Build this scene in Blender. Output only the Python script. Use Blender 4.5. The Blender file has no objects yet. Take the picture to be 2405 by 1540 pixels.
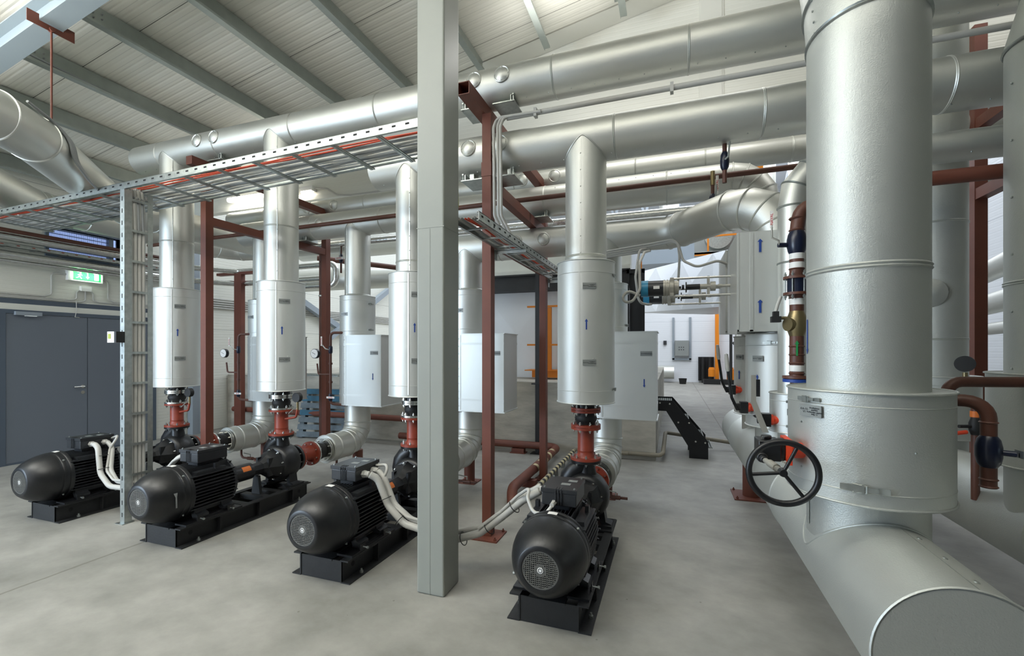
import bpy, bmesh, math, random
from mathutils import Vector, Matrix
random.seed(7)
S = bpy.context.scene
COL = S.collection
PI = math.pi
V = Vector

# ------------------------------------------------------------------ camera
FPX = 1062.0
cam_d = bpy.data.cameras.new('camera')
cam = bpy.data.objects.new('camera', cam_d)
COL.objects.link(cam)
cam.location = (0, 0, 1.6)
cam.rotation_euler = (PI/2, 0, math.atan(375.5/FPX))
cam_d.sensor_fit = 'HORIZONTAL'
cam_d.sensor_width = 36.0
cam_d.lens = 36.0*FPX/2405.0
cam_d.shift_y = 51.0/2405.0
cam_d.clip_start = 0.05
cam_d.clip_end = 200
S.camera = cam

# ------------------------------------------------------------------ world, exposure
w = bpy.data.worlds.new('overcast_daylight')
S.world = w
w.use_nodes = True
bg = w.node_tree.nodes['Background']
bg.inputs[0].default_value = (0.95, 0.97, 1.0, 1)
bg.inputs[1].default_value = 1.1
S.view_settings.view_transform = 'Standard'
S.view_settings.look = 'None'
S.view_settings.gamma = 1.0
S.view_settings.use_curve_mapping = False
S.view_settings.exposure = 0.10

def area(name, loc, rot, sx, sy, power, color=(1, 1, 1)):
    d = bpy.data.lights.new(name, 'AREA')
    d.shape = 'RECTANGLE'; d.size = sx; d.size_y = sy
    d.energy = power; d.color = color
    o = bpy.data.objects.new(name, d)
    o.location = loc; o.rotation_euler = rot
    COL.objects.link(o)
    return o

# gate of the plant room standing open on the left, behind the photographer: cool daylight
area('open_gate_daylight', (-8.4, -2.2, 2.0), (math.radians(80), 0, math.radians(-50)), 3.6, 3.2, 500, (0.64, 0.81, 1.0))
# fluorescent battens assumed under the roof, out of view, shining down
for (x, y, z, p) in ((-5.6, 0.6, 3.75, 48), (-2.6, 0.5, 4.3, 52), (.3, 0.3, 4.8, 6), (-0.3, 4.75, 5.0, 24), (3.2, 4.7, 5.5, 24)):
    area('fluorescent_batten_down', (x, y, z), (0, 0, 0), 2.6, 0.3, p, (1.0, 0.99, 0.965))
for (x, y, z, p) in ((-5.6, 0.6, 3.70, 175), (-2.6, 0.5, 4.23, 195), (.3, 0.3, 4.73, 95), (-0.3, 4.75, 5.03, 14)):  # added upward fill that brightens the roof; no fitting is modelled for it
    area('roof_fill_up', (x, y, z), (PI, 0, 0), 2.6, 0.3, p, (1.0, 0.99, 0.965))
# skylight glow in the hall beyond the partition
area('hall_skylight', (-3.5, 11.5, 8.4), (0, 0, 0), 9.0, 9.0, 900, (0.84, 0.91, 1.0))
area('hall_skylight_far', (1.5, 19.0, 8.4), (0, 0, 0), 7.0, 7.0, 700, (0.9, 0.94, 1.0))

# ------------------------------------------------------------------ materials
def srgb(c):
    return tuple(((x/12.92) if x <= 0.04045 else ((x+0.055)/1.055)**2.4) for x in c)
def hexc(h):
    return srgb(tuple(int(h[i:i+2], 16)/255 for i in (0, 2, 4)))+(1,)
MATS = {}
def mat(name, col, rough=0.5, metal=0.0, bump=0.0, bscale=40.0, var=0.0, vscale=3.0, coat=0.0, emit=None, estr=0.0, stretch=None, rvar=0.0):
    m = bpy.data.materials.new(name); m.use_nodes = True
    nt = m.node_tree; b = nt.nodes['Principled BSDF']
    c = hexc(col) if isinstance(col, str) else col
    b.inputs['Base Color'].default_value = c
    b.inputs['Roughness'].default_value = rough
    b.inputs['Metallic'].default_value = metal
    b.inputs['Coat Weight'].default_value = coat
    if emit:
        b.inputs['Emission Color'].default_value = hexc(emit); b.inputs['Emission Strength'].default_value = estr
    tc = nt.nodes.new('ShaderNodeTexCoord')
    src = tc.outputs['Object']
    if stretch:
        mp = nt.nodes.new('ShaderNodeMapping'); mp.inputs['Scale'].default_value = stretch
        nt.links.new(src, mp.inputs[0]); src = mp.outputs[0]
    if var > 0:
        n = nt.nodes.new('ShaderNodeTexNoise'); n.inputs['Scale'].default_value = vscale; n.inputs['Detail'].default_value = 6
        nt.links.new(src, n.inputs['Vector'])
        mx = nt.nodes.new('ShaderNodeMix'); mx.data_type = 'RGBA'; mx.blend_type = 'MULTIPLY'
        mx.inputs['Factor'].default_value = 1.0
        rp = nt.nodes.new('ShaderNodeValToRGB')
        rp.color_ramp.elements[0].position = 0.3; rp.color_ramp.elements[1].position = 0.7
        lo = 1-var
        rp.color_ramp.elements[0].color = (lo, lo, lo, 1); rp.color_ramp.elements[1].color = (1, 1, 1, 1)
        nt.links.new(n.outputs[0], rp.inputs[0])
        mx.inputs[6].default_value = c
        nt.links.new(rp.outputs[0], mx.inputs[7]); nt.links.new(mx.outputs[2], b.inputs['Base Color'])
        if rvar > 0:
            mr = nt.nodes.new('ShaderNodeMapRange'); mr.inputs['To Min'].default_value = rough-rvar; mr.inputs['To Max'].default_value = rough+rvar
            nt.links.new(n.outputs[0], mr.inputs[0]); nt.links.new(mr.outputs[0], b.inputs['Roughness'])
    if bump > 0:
        n2 = nt.nodes.new('ShaderNodeTexNoise'); n2.inputs['Scale'].default_value = bscale; n2.inputs['Detail'].default_value = 3
        nt.links.new(src, n2.inputs['Vector'])
        bp = nt.nodes.new('ShaderNodeBump'); bp.inputs['Strength'].default_value = bump; bp.inputs['Distance'].default_value = 0.004
        nt.links.new(n2.outputs[0], bp.inputs['Height']); nt.links.new(bp.outputs[0], b.inputs['Normal'])
    MATS[name] = m
    return m

mat('silver', 'd3d4ce', 0.46, 0.86, 0.10, 160, 0.05, 2.0, rvar=0.03)
mat('jacket', 'd4d6d2', 0.5, 0.72, 0.05, 160, 0.04, 2.0)
mat('stucco', 'c0c3be', 0.52, 0.72, 0.3, 190, 0.06, 3.0)
mat('foil', 'e4e4e0', 0.25, 1.0, 1.0, 28, 0.1, 20)
mat('zinc', 'b9beba', 0.38, 0.9, 0.05, 80, 0.25, 26)
mat('purlin', 'a3aaa4', 0.42, 0.5, 0.0, 80, 0.12, 9)
mat('red_oxide', '6f3d2e', 0.55, 0.0, 0.1, 60, 0.22, 4)
mat('red_bright', '8e3a26', 0.45, 0.0, 0.1, 60, 0.2, 9)
mat('brown_pipe', '5f3a2d', 0.5, 0.0, 0.1, 60, 0.25, 9)
mat('black', '17181a', 0.38, 0.0, 0.15, 50, 0.2, 8)
mat('black_dusty', '222324', 0.55, 0.0, 0.3, 50, 0.45, 7)
mat('motor', '26282b', 0.36, 0.0, 0.1, 90, 0.25, 5)
mat('rubber', '191919', 0.6, 0.0, 0.2, 30)
mat('bright', 'd8d8d2', 0.25, 1.0)
mat('column', '8f928b', 0.42, 0.0, 0.08, 9, 0.05, 2.5)
mat('rafter', '8f9a9e', 0.45, 0.0, 0.05, 9, 0.05, 2.5)
mat('flashing', 'd3d3ca', 0.45)
mat('door', '626972', 0.45, 0.0, 0.03, 9)
mat('door_trim', '4b5561', 0.5)
mat('cable', 'b6b5af', 0.5)
mat('cable_dark', '8a8d8d', 0.5)
mat('cable_red', 'c8421f', 0.5)
mat('cable_green', '9aa33a', 0.5)
mat('orange', 'e08312', 0.5)
mat('blue_paint', '10182f', 0.3)
mat('blue_cap', '2f87ad', 0.35)
mat('cast', 'a9a69c', 0.45, 0.5, 0.1, 60)
mat('brass', '8f8160', 0.38, 0.85, 0.1, 50)
mat('blue_arrow', '1c3f8c', 0.5)
mat('tag', '8d918f', 0.45, 0.3)
mat('ink', '24262a', 0.6)
mat('white', 'e9e8e4', 0.45)
mat('white_sheet', 'e3e6ea', 0.35, 0.0, 0.1, 3)
mat('ink_red', 'c22a20', 0.5)
mat('valve_red', 'd2401f', 0.45)
mat('sign_green', '159a4c', 0.4, emit='159a4c', estr=0.75)
mat('sign_white', 'f4fff6', 0.4, emit='f4fff6', estr=1.1)
mat('tube', 'ffffff', 0.4, emit='fff6e6', estr=6.0)
mat('grille', '646460', 0.45, 0.2)
mat('dark', '0c0c0d', 0.8)
mat('pallet_blue', '3c6f88', 0.75, 0.0, 0.3, 30, 0.5, 6)
mat('pallet_grey', '77838a', 0.8, 0.0, 0.3, 30, 0.5, 6)
mat('louvre_daylight', 'b9c6e6', 0.4, emit='9db4ee', estr=1.1)  # glow of the pane stands in for daylight outside the louvre
mat('louvre_frame', '5d6b78', 0.45)
mat('hazard_pipe', '8a8373', 0.6)
mat('hazard_black', '2a2a28', 0.6)
mat('hazard_cream', 'c9bd96', 0.6)
mat('concrete_wall', 'c2beb2', 0.85, 0.0, 0.8, 16, 0.42, 2.6, stretch=(.8, 1, 2.6))
mat('steel_blue', '8c959d', 0.45)
mat('tag_orange', 'd0702c', 0.5)
mat('green_arrow', '1f8a4a', 0.5)

def nodes_of(name, rough):
    m = bpy.data.materials.new(name); m.use_nodes = True
    b = m.node_tree.nodes['Principled BSDF']; b.inputs['Roughness'].default_value = rough
    MATS[name] = m
    return m.node_tree, b
def mth(nt, op, a, b=None, c=None):
    n = nt.nodes.new('ShaderNodeMath'); n.operation = op
    for i, x in enumerate((a, b, c)):
        if x is None: continue
        if isinstance(x, (int, float)): n.inputs[i].default_value = x
        else: nt.links.new(x, n.inputs[i])
    return n.outputs[0]
def ribbed(name, axis, period, base, joint_every, joint_col, rough=0.4, bump=0.5, dark=0.95, line=.06):
    """sandwich panel: fine ribs every `period` along object axis, darker joint each joint_every"""
    nt, b = nodes_of(name, rough)
    tc = nt.nodes.new('ShaderNodeTexCoord'); sp = nt.nodes.new('ShaderNodeSeparateXYZ')
    nt.links.new(tc.outputs['Object'], sp.inputs[0])
    a = sp.outputs[axis]
    fr = mth(nt, 'FRACT', mth(nt, 'DIVIDE', a, period))
    tri = mth(nt, 'ABSOLUTE', mth(nt, 'SUBTRACT', fr, 0.5))
    h = mth(nt, 'SMOOTH_MIN', mth(nt, 'MULTIPLY', tri, 6.0), 1.0, 0.3)
    fj = mth(nt, 'FRACT', mth(nt, 'DIVIDE', a, joint_every))
    j = mth(nt, 'MAXIMUM', mth(nt, 'LESS_THAN', fj, 0.008/joint_every), mth(nt, 'MULTIPLY', mth(nt, 'LESS_THAN', fr, 0.07), line))
    n = nt.nodes.new('ShaderNodeTexNoise'); n.inputs['Scale'].default_value = 0.8
    nt.links.new(tc.outputs['Object'], n.inputs['Vector'])
    mx0 = nt.nodes.new('ShaderNodeMix'); mx0.data_type = 'RGBA'
    c = hexc(base)
    mx0.inputs[6].default_value = c; mx0.inputs[7].default_value = tuple(x*dark for x in c[:3])+(1,)
    nt.links.new(n.outputs[0], mx0.inputs[0])
    mx = nt.nodes.new('ShaderNodeMix'); mx.data_type = 'RGBA'
    nt.links.new(j, mx.inputs[0]); nt.links.new(mx0.outputs[2], mx.inputs[6]); mx.inputs[7].default_value = hexc(joint_col)
    nt.links.new(mx.outputs[2], b.inputs['Base Color'])
    bp = nt.nodes.new('ShaderNodeBump'); bp.inputs['Strength'].default_value = bump; bp.inputs['Distance'].default_value = 0.003
    nt.links.new(h, bp.inputs['Height']); nt.links.new(bp.outputs[0], b.inputs['Normal'])
ribbed('cladding', 2, 0.055, 'dcdcd2', 1.0, '9c9d98', line=.14)
ribbed('cladding_hall', 2, 0.10, 'dfe2e6', 1.0, '9fa5ad')
ribbed('roof_panel', 1, 0.105, 'e6e4d9', 1.02, '6a6b62', bump=0.9, line=.22)

def floor_mat():
    nt, b = nodes_of('floor_concrete', 0.6)
    tc = nt.nodes.new('ShaderNodeTexCoord'); P = tc.outputs['Object']
    def noise(s, d, st=None):
        n = nt.nodes.new('ShaderNodeTexNoise'); n.inputs['Scale'].default_value = s; n.inputs['Detail'].default_value = d
        n.inputs['Roughness'].default_value = 0.62
        if st:
            mp = nt.nodes.new('ShaderNodeMapping'); mp.inputs['Scale'].default_value = st; mp.inputs['Rotation'].default_value = (0, 0, 0.5)
            nt.links.new(P, mp.inputs[0]); nt.links.new(mp.outputs[0], n.inputs['Vector'])
        else: nt.links.new(P, n.inputs['Vector'])
        return n.outputs[0]
    a = noise(0.9, 7); c = noise(3.2, 9, (1, 1.25, 1)); e = noise(60, 3)
    f = mth(nt, 'ADD', mth(nt, 'MULTIPLY', a, 0.55), mth(nt, 'MULTIPLY', c, 0.45))
    rp = nt.nodes.new('ShaderNodeValToRGB'); rp.color_ramp.elements[0].position = 0.34; rp.color_ramp.elements[1].position = 0.66
    rp.color_ramp.elements[0].color = hexc('76756f'); rp.color_ramp.elements[1].color = hexc('a09e97')
    nt.links.new(f, rp.inputs[0])
    sp = nt.nodes.new('ShaderNodeTexVoronoi'); sp.inputs['Scale'].default_value = 5.0
    nt.links.new(P, sp.inputs['Vector'])
    dot = mth(nt, 'LESS_THAN', sp.outputs['Distance'], 0.035)
    # long sawn joint and a second one far back
    xyz = nt.nodes.new('ShaderNodeSeparateXYZ'); nt.links.new(P, xyz.inputs[0])
    wob = mth(nt, 'MULTIPLY', mth(nt, 'SUBTRACT', noise(7, 2), 0.5), 0.03)
    jd = mth(nt, 'ABSOLUTE', mth(nt, 'ADD', mth(nt, 'ADD', xyz.outputs[0], 4.145), wob))
    j1 = mth(nt, 'LESS_THAN', jd, 0.011)
    j1 = mth(nt, 'MULTIPLY', j1, mth(nt, 'LESS_THAN', xyz.outputs[1], 2.75))
    j2 = mth(nt, 'LESS_THAN', mth(nt, 'ABSOLUTE', mth(nt, 'SUBTRACT', xyz.outputs[0], 0.95)), 0.012)
    j2 = mth(nt, 'MULTIPLY', j2, mth(nt, 'GREATER_THAN', xyz.outputs[1], 8.0))
    jj = mth(nt, 'MAXIMUM', mth(nt, 'MAXIMUM', j1, j2), dot)
    mx = nt.nodes.new('ShaderNodeMix'); mx.data_type = 'RGBA'
    nt.links.new(mth(nt, 'MULTIPLY', jj, 0.6), mx.inputs[0]); nt.links.new(rp.outputs[0], mx.inputs[6]); mx.inputs[7].default_value = hexc('5b584e')
    nt.links.new(mx.outputs[2], b.inputs['Base Color'])
    mr = nt.nodes.new('ShaderNodeMapRange'); mr.inputs['To Min'].default_value = 0.42; mr.inputs['To Max'].default_value = 0.72
    nt.links.new(a, mr.inputs[0]); nt.links.new(mr.outputs[0], b.inputs['Roughness'])
    bp = nt.nodes.new('ShaderNodeBump'); bp.inputs['Strength'].default_value = 0.25; bp.inputs['Distance'].default_value = 0.004
    nt.links.new(mth(nt, 'ADD', c, mth(nt, 'MULTIPLY', e, 0.3)), bp.inputs['Height']); nt.links.new(bp.outputs[0], b.inputs['Normal'])
floor_mat()

# ------------------------------------------------------------------ mesh builder
class MB:
    def __init__(s): s.v = []; s.f = []; s.g = []; s.hold = False
    def begin(s): s.g.append((len(s.v), len(s.f))); s.hold = True; return s
    def end(s): s.hold = False; return s
    def add(s, vs, fs):
        n = len(s.v)
        if not s.hold: s.g.append((n, len(s.f)))
        s.v.extend([tuple(p) for p in vs]); s.f.extend([tuple(i+n for i in f) for f in fs]); return s
    def box(s, x0, x1, y0, y1, z0, z1, M=None):
        vs = [V((x, y, z)) for z in (z0, z1) for y in (y0, y1) for x in (x0, x1)]
        if M: vs = [M @ p for p in vs]
        return s.add(vs, [(0, 2, 3, 1), (4, 5, 7, 6), (0, 1, 5, 4), (2, 6, 7, 3), (0, 4, 6, 2), (1, 3, 7, 5)])
    def lathe(s, prof, o=(0, 0, 0), d=(0, 0, 1), seg=32, a0=0.0, a1=None):
        """prof: (t along axis, radius)"""
        d = V(d).normalized(); o = V(o)
        u = d.orthogonal().normalized() if abs(d.z) < 0.99 else V((1, 0, 0))
        if abs(d.z) < 0.99: u = V((0, 0, 1)).cross(d).normalized()
        w2 = d.cross(u)
        full = a1 is None
        n = seg if full else seg+1
        span = 2*PI if full else a1-a0
        vs = []; fs = []
        for (t, r) in prof:
            for i in range(n):
                a = a0+span*i/seg
                vs.append(o+d*t+(u*math.cos(a)+w2*math.sin(a))*r)
        for k in range(len(prof)-1):
            for i in range(seg):
                j = (i+1) % n
                fs.append((k*n+i, k*n+j, (k+1)*n+j, (k+1)*n+i))
        return s.add(vs, fs)
    def cyl(s, p0, p1, r, seg=24, r1=None):
        p0 = V(p0); p1 = V(p1); d = p1-p0; L = d.length; r1 = r if r1 is None else r1
        return s.lathe([(0, 0), (0, r), (L, r1), (L, 0)], p0, d, seg)
    def pipe(s, p0, p1, r, beads=(), seg=40, caps=True, h=0.004, w=0.009):
        """straight clad pipe with raised swaged seams at the given distances"""
        p0 = V(p0); p1 = V(p1); d = p1-p0; L = d.length
        prof = [(0, 0)] if caps else []
        prof.append((0, r))
        for t in sorted(beads):
            prof += [(t-w, r), (t-w*0.5, r+h), (t, r+h*0.1), (t+w*0.5, r+h), (t+w, r)]
        prof.append((L, r))
        if caps: prof.append((L, 0))
        return s.lathe(prof, p0, d, seg)
    def sweep(s, pts, r, seg=12, caps=True, rs=None):
        pts = [V(p) for p in pts]; n = len(pts)
        ts = []
        for i in range(n):
            a = pts[max(i-1, 0)]; b = pts[min(i+1, n-1)]
            if 0 < i < n-1:
                t = ((pts[i]-a).normalized()+(b-pts[i]).normalized())
                if t.length < 1e-6: t = b-a
            else: t = b-a
            ts.append(t.normalized())
        u = ts[0].orthogonal().normalized(); vs = []; fs = []
        for i in range(n):
            if i:
                ax = ts[i-1].cross(ts[i])
                if ax.length > 1e-6:
                    u = Matrix.Rotation(ts[i-1].angle(ts[i]), 3, ax.normalized()) @ u
            u = (u-ts[i]*u.dot(ts[i])).normalized(); w2 = ts[i].cross(u)
            rr = rs[i] if rs else r
            # widen across the mitre so that the tube keeps its gauge
            if 0 < i < n-1:
                dd = (pts[i]-pts[i-1]).normalized(); c = max(0.5, dd.dot(ts[i]))
                bn = (pts[i+1]-pts[i]).normalized()-dd
            else: c = 1; bn = V((0, 0, 0))
            for k in range(seg):
                a = 2*PI*k/seg
                p = (u*math.cos(a)+w2*math.sin(a))*rr
                if c < 0.9999 and bn.length > 1e-6:
                    b2 = bn.normalized(); p = p+b2*(p.dot(b2)*(1/c-1))
                vs.append(pts[i]+p)
        for i in range(n-1):
            for k in range(seg):
                j = (k+1) % seg
                fs.append((i*seg+k, i*seg+j, (i+1)*seg+j, (i+1)*seg+k))
        if caps:
            fs.append(tuple(reversed(range(seg)))); fs.append(tuple((n-1)*seg+k for k in range(seg)))
        return s.add(vs, fs)
    def prism(s, poly, z0, z1, M=None):
        n = len(poly)
        vs = [V((x, y, z0)) for x, y in poly]+[V((x, y, z1)) for x, y in poly]
        if M: vs = [M @ p for p in vs]
        return s.add(vs, [tuple(reversed(range(n))), tuple(range(n, 2*n))]+[(i, (i+1) % n, n+(i+1) % n, n+i) for i in range(n)])
    def bolt(s, p, d, r=0.011, h=0.012):
        p = V(p); d = V(d).normalized(); own = not s.hold
        if own: s.begin()
        s.cyl(p, p+d*h, r, 6); s.cyl(p+d*h, p+d*(h*1.9), r*0.5, 6)
        if own: s.end()
        return s
    def ball(s, p, r, seg=8):
        k = 4
        return s.lathe([(-r*math.cos(PI*i/k), r*math.sin(PI*i/k)) for i in range(k+1)], p, (0, 0, 1), seg)
    def torus(s, c, d, R, r, seg=40, rs=10):
        d = V(d).normalized(); u = d.orthogonal().normalized(); w2 = d.cross(u); c = V(c); vs = []; fs = []
        for i in range(seg):
            a = 2*PI*i/seg; e = u*math.cos(a)+w2*math.sin(a)
            for k in range(rs):
                b = 2*PI*k/rs; vs.append(c+e*(R+r*math.cos(b))+d*(r*math.sin(b)))
        for i in range(seg):
            for k in range(rs):
                i2 = (i+1) % seg; k2 = (k+1) % rs
                fs.append((i*rs+k, i2*rs+k, i2*rs+k2, i*rs+k2))
        return s.add(vs, fs)
    def build(s, name, m, parent=None, smooth=True, angle=40):
        me = bpy.data.meshes.new(name)
        o0 = V((0, 0, 0))
        r = parent
        while r is not None: o0 = o0+V(r.location); r = r.parent
        me.from_pydata([tuple(V(p)-o0) for p in s.v], [], s.f)
        bm = bmesh.new(); bm.from_mesh(me)
        bmesh.ops.remove_doubles(bm, verts=bm.verts, dist=1e-5)
        bmesh.ops.recalc_face_normals(bm, faces=bm.faces)
        if smooth:
            for f in bm.faces: f.smooth = True
            for e in bm.edges:
                if len(e.link_faces) == 2 and e.calc_face_angle(0) > math.radians(angle): e.smooth = False
        bm.to_mesh(me); bm.free()
        me.materials.append(MATS[m])
        o = bpy.data.objects.new(name, me); COL.objects.link(o)
        if parent: o.parent = parent
        return o
def build_each(m, name, mt, parent, smooth=True, angle=40):
    """every piece collected in m becomes a part of its own"""
    out = []
    for i, (v0, f0) in enumerate(m.g):
        v1, f1 = m.g[i+1] if i+1 < len(m.g) else (len(m.v), len(m.f))
        q = MB(); q.v = m.v[v0:v1]; q.f = [tuple(k-v0 for k in f) for f in m.f[f0:f1]]
        out.append(q.build(name, mt, parent, smooth, angle))
    return out
def bend(pts, R, n=5):
    """polyline with its corners rounded to radius R (n facets each)"""
    pts = [V(p) for p in pts]; out = [pts[0]]
    pts = [p for i, p in enumerate(pts) if i == 0 or (p-pts[i-1]).length > 1e-4]
    for i in range(1, len(pts)-1):
        a = (pts[i-1]-pts[i]); b = (pts[i+1]-pts[i])
        if PI-a.angle(b) < .004: out.append(pts[i]); continue
        ang = a.angle(b); t = min(R/math.tan(ang/2), a.length*0.49, b.length*0.49); rr = t*math.tan(ang/2)
        p0 = pts[i]+a.normalized()*t; p1 = pts[i]+b.normalized()*t
        c = pts[i]+(a.normalized()+b.normalized()).normalized()*(rr/math.sin(ang/2))
        for k in range(n+1):
            f = k/n; q = p0.lerp(p1, f)-c
            d0 = p0-c; d1 = p1-c; th = d0.angle(d1)
            if th < 1e-5: out.append(p0); continue
            out.append(c+(d0*math.sin((1-f)*th)+d1*math.sin(f*th))/math.sin(th))
    out.append(pts[-1]); return out
def thing(name, label, cat, loc=(0, 0, 0), group=None):
    o = bpy.data.objects.new(name, None); COL.objects.link(o); o.location = loc; o.empty_display_size = 0.1
    o['label'] = label; o['category'] = cat
    if group: o['group'] = group
    return o
def tag(o, label, cat, group=None, kind=None):
    if label: o['label'] = label
    if cat: o['category'] = cat
    if group: o['group'] = group
    if kind: o['kind'] = kind
    return o
def struct(o): o['kind'] = 'structure'; return o
def dup(o, dx=0, dy=0, dz=0, parent=None):
    c = o.copy(); COL.objects.link(c)
    if parent is None: c.location = V(o.location)+V((dx, dy, dz))
    else: c.parent = parent
    for ch in o.children: dup(ch, parent=c)
    return c
def text(body, size, m, M, name='lettering', parent=None, align='CENTER', ext=0.0006):
    cu = bpy.data.curves.new(name, 'FONT'); cu.body = body; cu.size = size; cu.align_x = align; cu.align_y = 'CENTER'; cu.extrude = ext
    cu.resolution_u = 2; cu.space_line = 0.95
    t = bpy.data.objects.new(name, cu)
    COL.objects.link(t)
    bpy.context.view_layer.update()
    me = bpy.data.meshes.new_from_object(t)
    bpy.data.objects.remove(t)
    me.transform(M)
    if parent:
        o0 = V((0, 0, 0)); r = parent
        while r is not None: o0 = o0+V(r.location); r = r.parent
        me.transform(Matrix.Translation(-o0))
    me.materials.clear(); me.materials.append(MATS[m])
    o = bpy.data.objects.new(name, me); COL.objects.link(o)
    if parent: o.parent = parent
    return o
def frame(origin, right, up):
    """matrix whose x is right, y is up, z out of the surface"""
    r = V(right).normalized(); u = V(up).normalized(); n = r.cross(u)
    M = Matrix((r, u, n)).transposed().to_4x4(); M.translation = V(origin); return M
# ================================================================== THE SETTING
ZE, T = 4.178, 0.1816                 # eave height at the left wall, roof pitch
XL = -8.66                            # left wall face
YP = 5.70                             # partition under which the headers pass
def roofz(x): return ZE+T*(x-XL)

m = MB().add([(-14, -6, 0), (16, -6, 0), (16, 26, 0), (-14, 26, 0), (-14, -6, -.1), (16, -6, -.1), (16, 26, -.1), (-14, 26, -.1)],
             [(0, 1, 2, 3), (4, 7, 6, 5), (0, 4, 5, 1), (1, 5, 6, 2), (2, 6, 7, 3), (3, 7, 4, 0)])
struct(m.build('floor', 'floor_concrete', smooth=False))
# left wall, with the louvre opening cut out (the double door is planted on its face)
LY0, LY1, LZ0, LZ1 = 4.0, 4.92, 3.02, 3.42
m = MB()
m.box(XL-.15, XL, -1.2, LY0, 0, ZE); m.box(XL-.15, XL, LY1, YP+.1, 0, ZE)
m.box(XL-.15, XL, LY0, LY1, 0, LZ0); m.box(XL-.15, XL, LY0, LY1, LZ1, ZE)
m.box(XL-.15, XL, YP+.1, 24.2, 0, 9.2)
struct(m.build('wall_left', 'cladding', smooth=False))
x1 = 6.0
m = MB().add([(XL, -1.6, ZE), (x1, -1.6, roofz(x1)), (x1, YP, roofz(x1)), (XL, YP, ZE),
              (XL, -1.6, ZE+.12), (x1, -1.6, roofz(x1)+.12), (x1, YP, roofz(x1)+.12), (XL, YP, ZE+.12)],
             [(0, 1, 2, 3), (4, 7, 6, 5), (0, 4, 5, 1), (1, 5, 6, 2), (2, 6, 7, 3), (3, 7, 4, 0)])
struct(m.build('ceiling', 'roof_panel', smooth=False))
# partition above the headers
m = MB().add([(XL, YP, 4.0), (x1, YP, 4.0), (x1, YP, roofz(x1)+.1), (XL, YP, ZE+.1),
              (XL, YP+.1, 4.0), (x1, YP+.1, 4.0), (x1, YP+.1, 9.2), (XL, YP+.1, 9.2)],
             [(0, 1, 2, 3), (4, 7, 6, 5), (0, 4, 5, 1), (2, 6, 7, 3)])
struct(m.build('wall_back', 'cladding', smooth=False))
struct(MB().box(XL, x1, YP-.012, YP+.11, 3.97, 4.03).build('trim_1', 'flashing', smooth=False))
m = MB()
for i in range(3):                    # eave flashing along roof/partition junction
    pass
m.add([(XL, YP-.006, ZE-.0), (x1, YP-.006, roofz(x1)-.0), (x1, YP-.30, roofz(x1)-.006), (XL, YP-.30, ZE-.006)], [(0, 1, 2, 3)])
m.add([(XL, YP-.006, ZE-.012), (x1, YP-.006, roofz(x1)-.012), (x1, YP-.30, roofz(x1)-.012), (XL, YP-.30, ZE-.012)], [(3, 2, 1, 0)])
struct(m.build('trim_2', 'flashing', smooth=False))
struct(MB().box(.30, .33, YP-.012, YP, 4.0, 5.9).box(.53, .56, YP-.012, YP, 4.0, 5.95).box(.32, .54, YP-.02, YP, 4.0, 5.9).build('trim_3', 'flashing', smooth=False))
# unseen walls added behind and right of the camera to keep daylight out; the gate bay on the left stays open
struct(MB().box(-2.6, 6.0, -1.75, -1.6, 0, 7.0).build('unseen_wall_front', 'door', smooth=False))
struct(MB().box(5.85, 6.0, -1.6, YP, 0, 7.0).build('unseen_wall_east', 'column', smooth=False))
# hall beyond
struct(MB().box(-9, 12, 24, 24.2, 0, 9.2).build('wall_far', 'cladding_hall', smooth=False))
struct(MB().box(5.6, 5.8, YP+.1, 24, 0, 9.2).build('wall_right', 'cladding_hall', smooth=False))
struct(MB().box(-9, 6, YP, 24.2, 9.2, 9.35).build('ceiling_hall', 'cladding_hall', smooth=False))

# louvre window
f = struct(MB().box(XL-.1, XL+.03, LY0-.04, LY0, LZ0-.04, LZ1+.04).box(XL-.1, XL+.03, LY1, LY1+.04, LZ0-.04, LZ1+.04)
           .box(XL-.1, XL+.03, LY0, LY1, LZ1, LZ1+.04).box(XL-.1, XL+.03, LY0, LY1, LZ0-.04, LZ0)
           .box(XL-.1, XL-.02, 4.78, 4.84, LZ0, LZ1).build('window_1', 'louvre_frame', smooth=False))
m = MB()
for k in range(8):
    z = LZ0+.03+k*.057
    m.add([(XL-.09, LY0, z+.02), (XL-.09, 4.78, z+.02), (XL-.03, 4.78, z), (XL-.03, LY0, z), (XL-.09, LY0, z+.015), (XL-.09, 4.78, z+.015), (XL-.03, 4.78, z-.005), (XL-.03, LY0, z-.005)],
          [(0, 1, 2, 3), (4, 7, 6, 5), (0, 4, 5, 1), (2, 6, 7, 3)])
build_each(m, 'blade', 'louvre_frame', f, smooth=False)
m = MB()
for k in range(60): m.box(XL-.025, XL-.02, LY0+.02+k*.0128, LY0+.023+k*.0128, LZ0, LZ1)
m.build('insect_grille', 'louvre_frame', f, smooth=False)
MB().box(XL-.15, XL-.13, LY0, LY1, LZ0, LZ1).build('daylight_pane', 'louvre_daylight', f, smooth=False)

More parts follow.
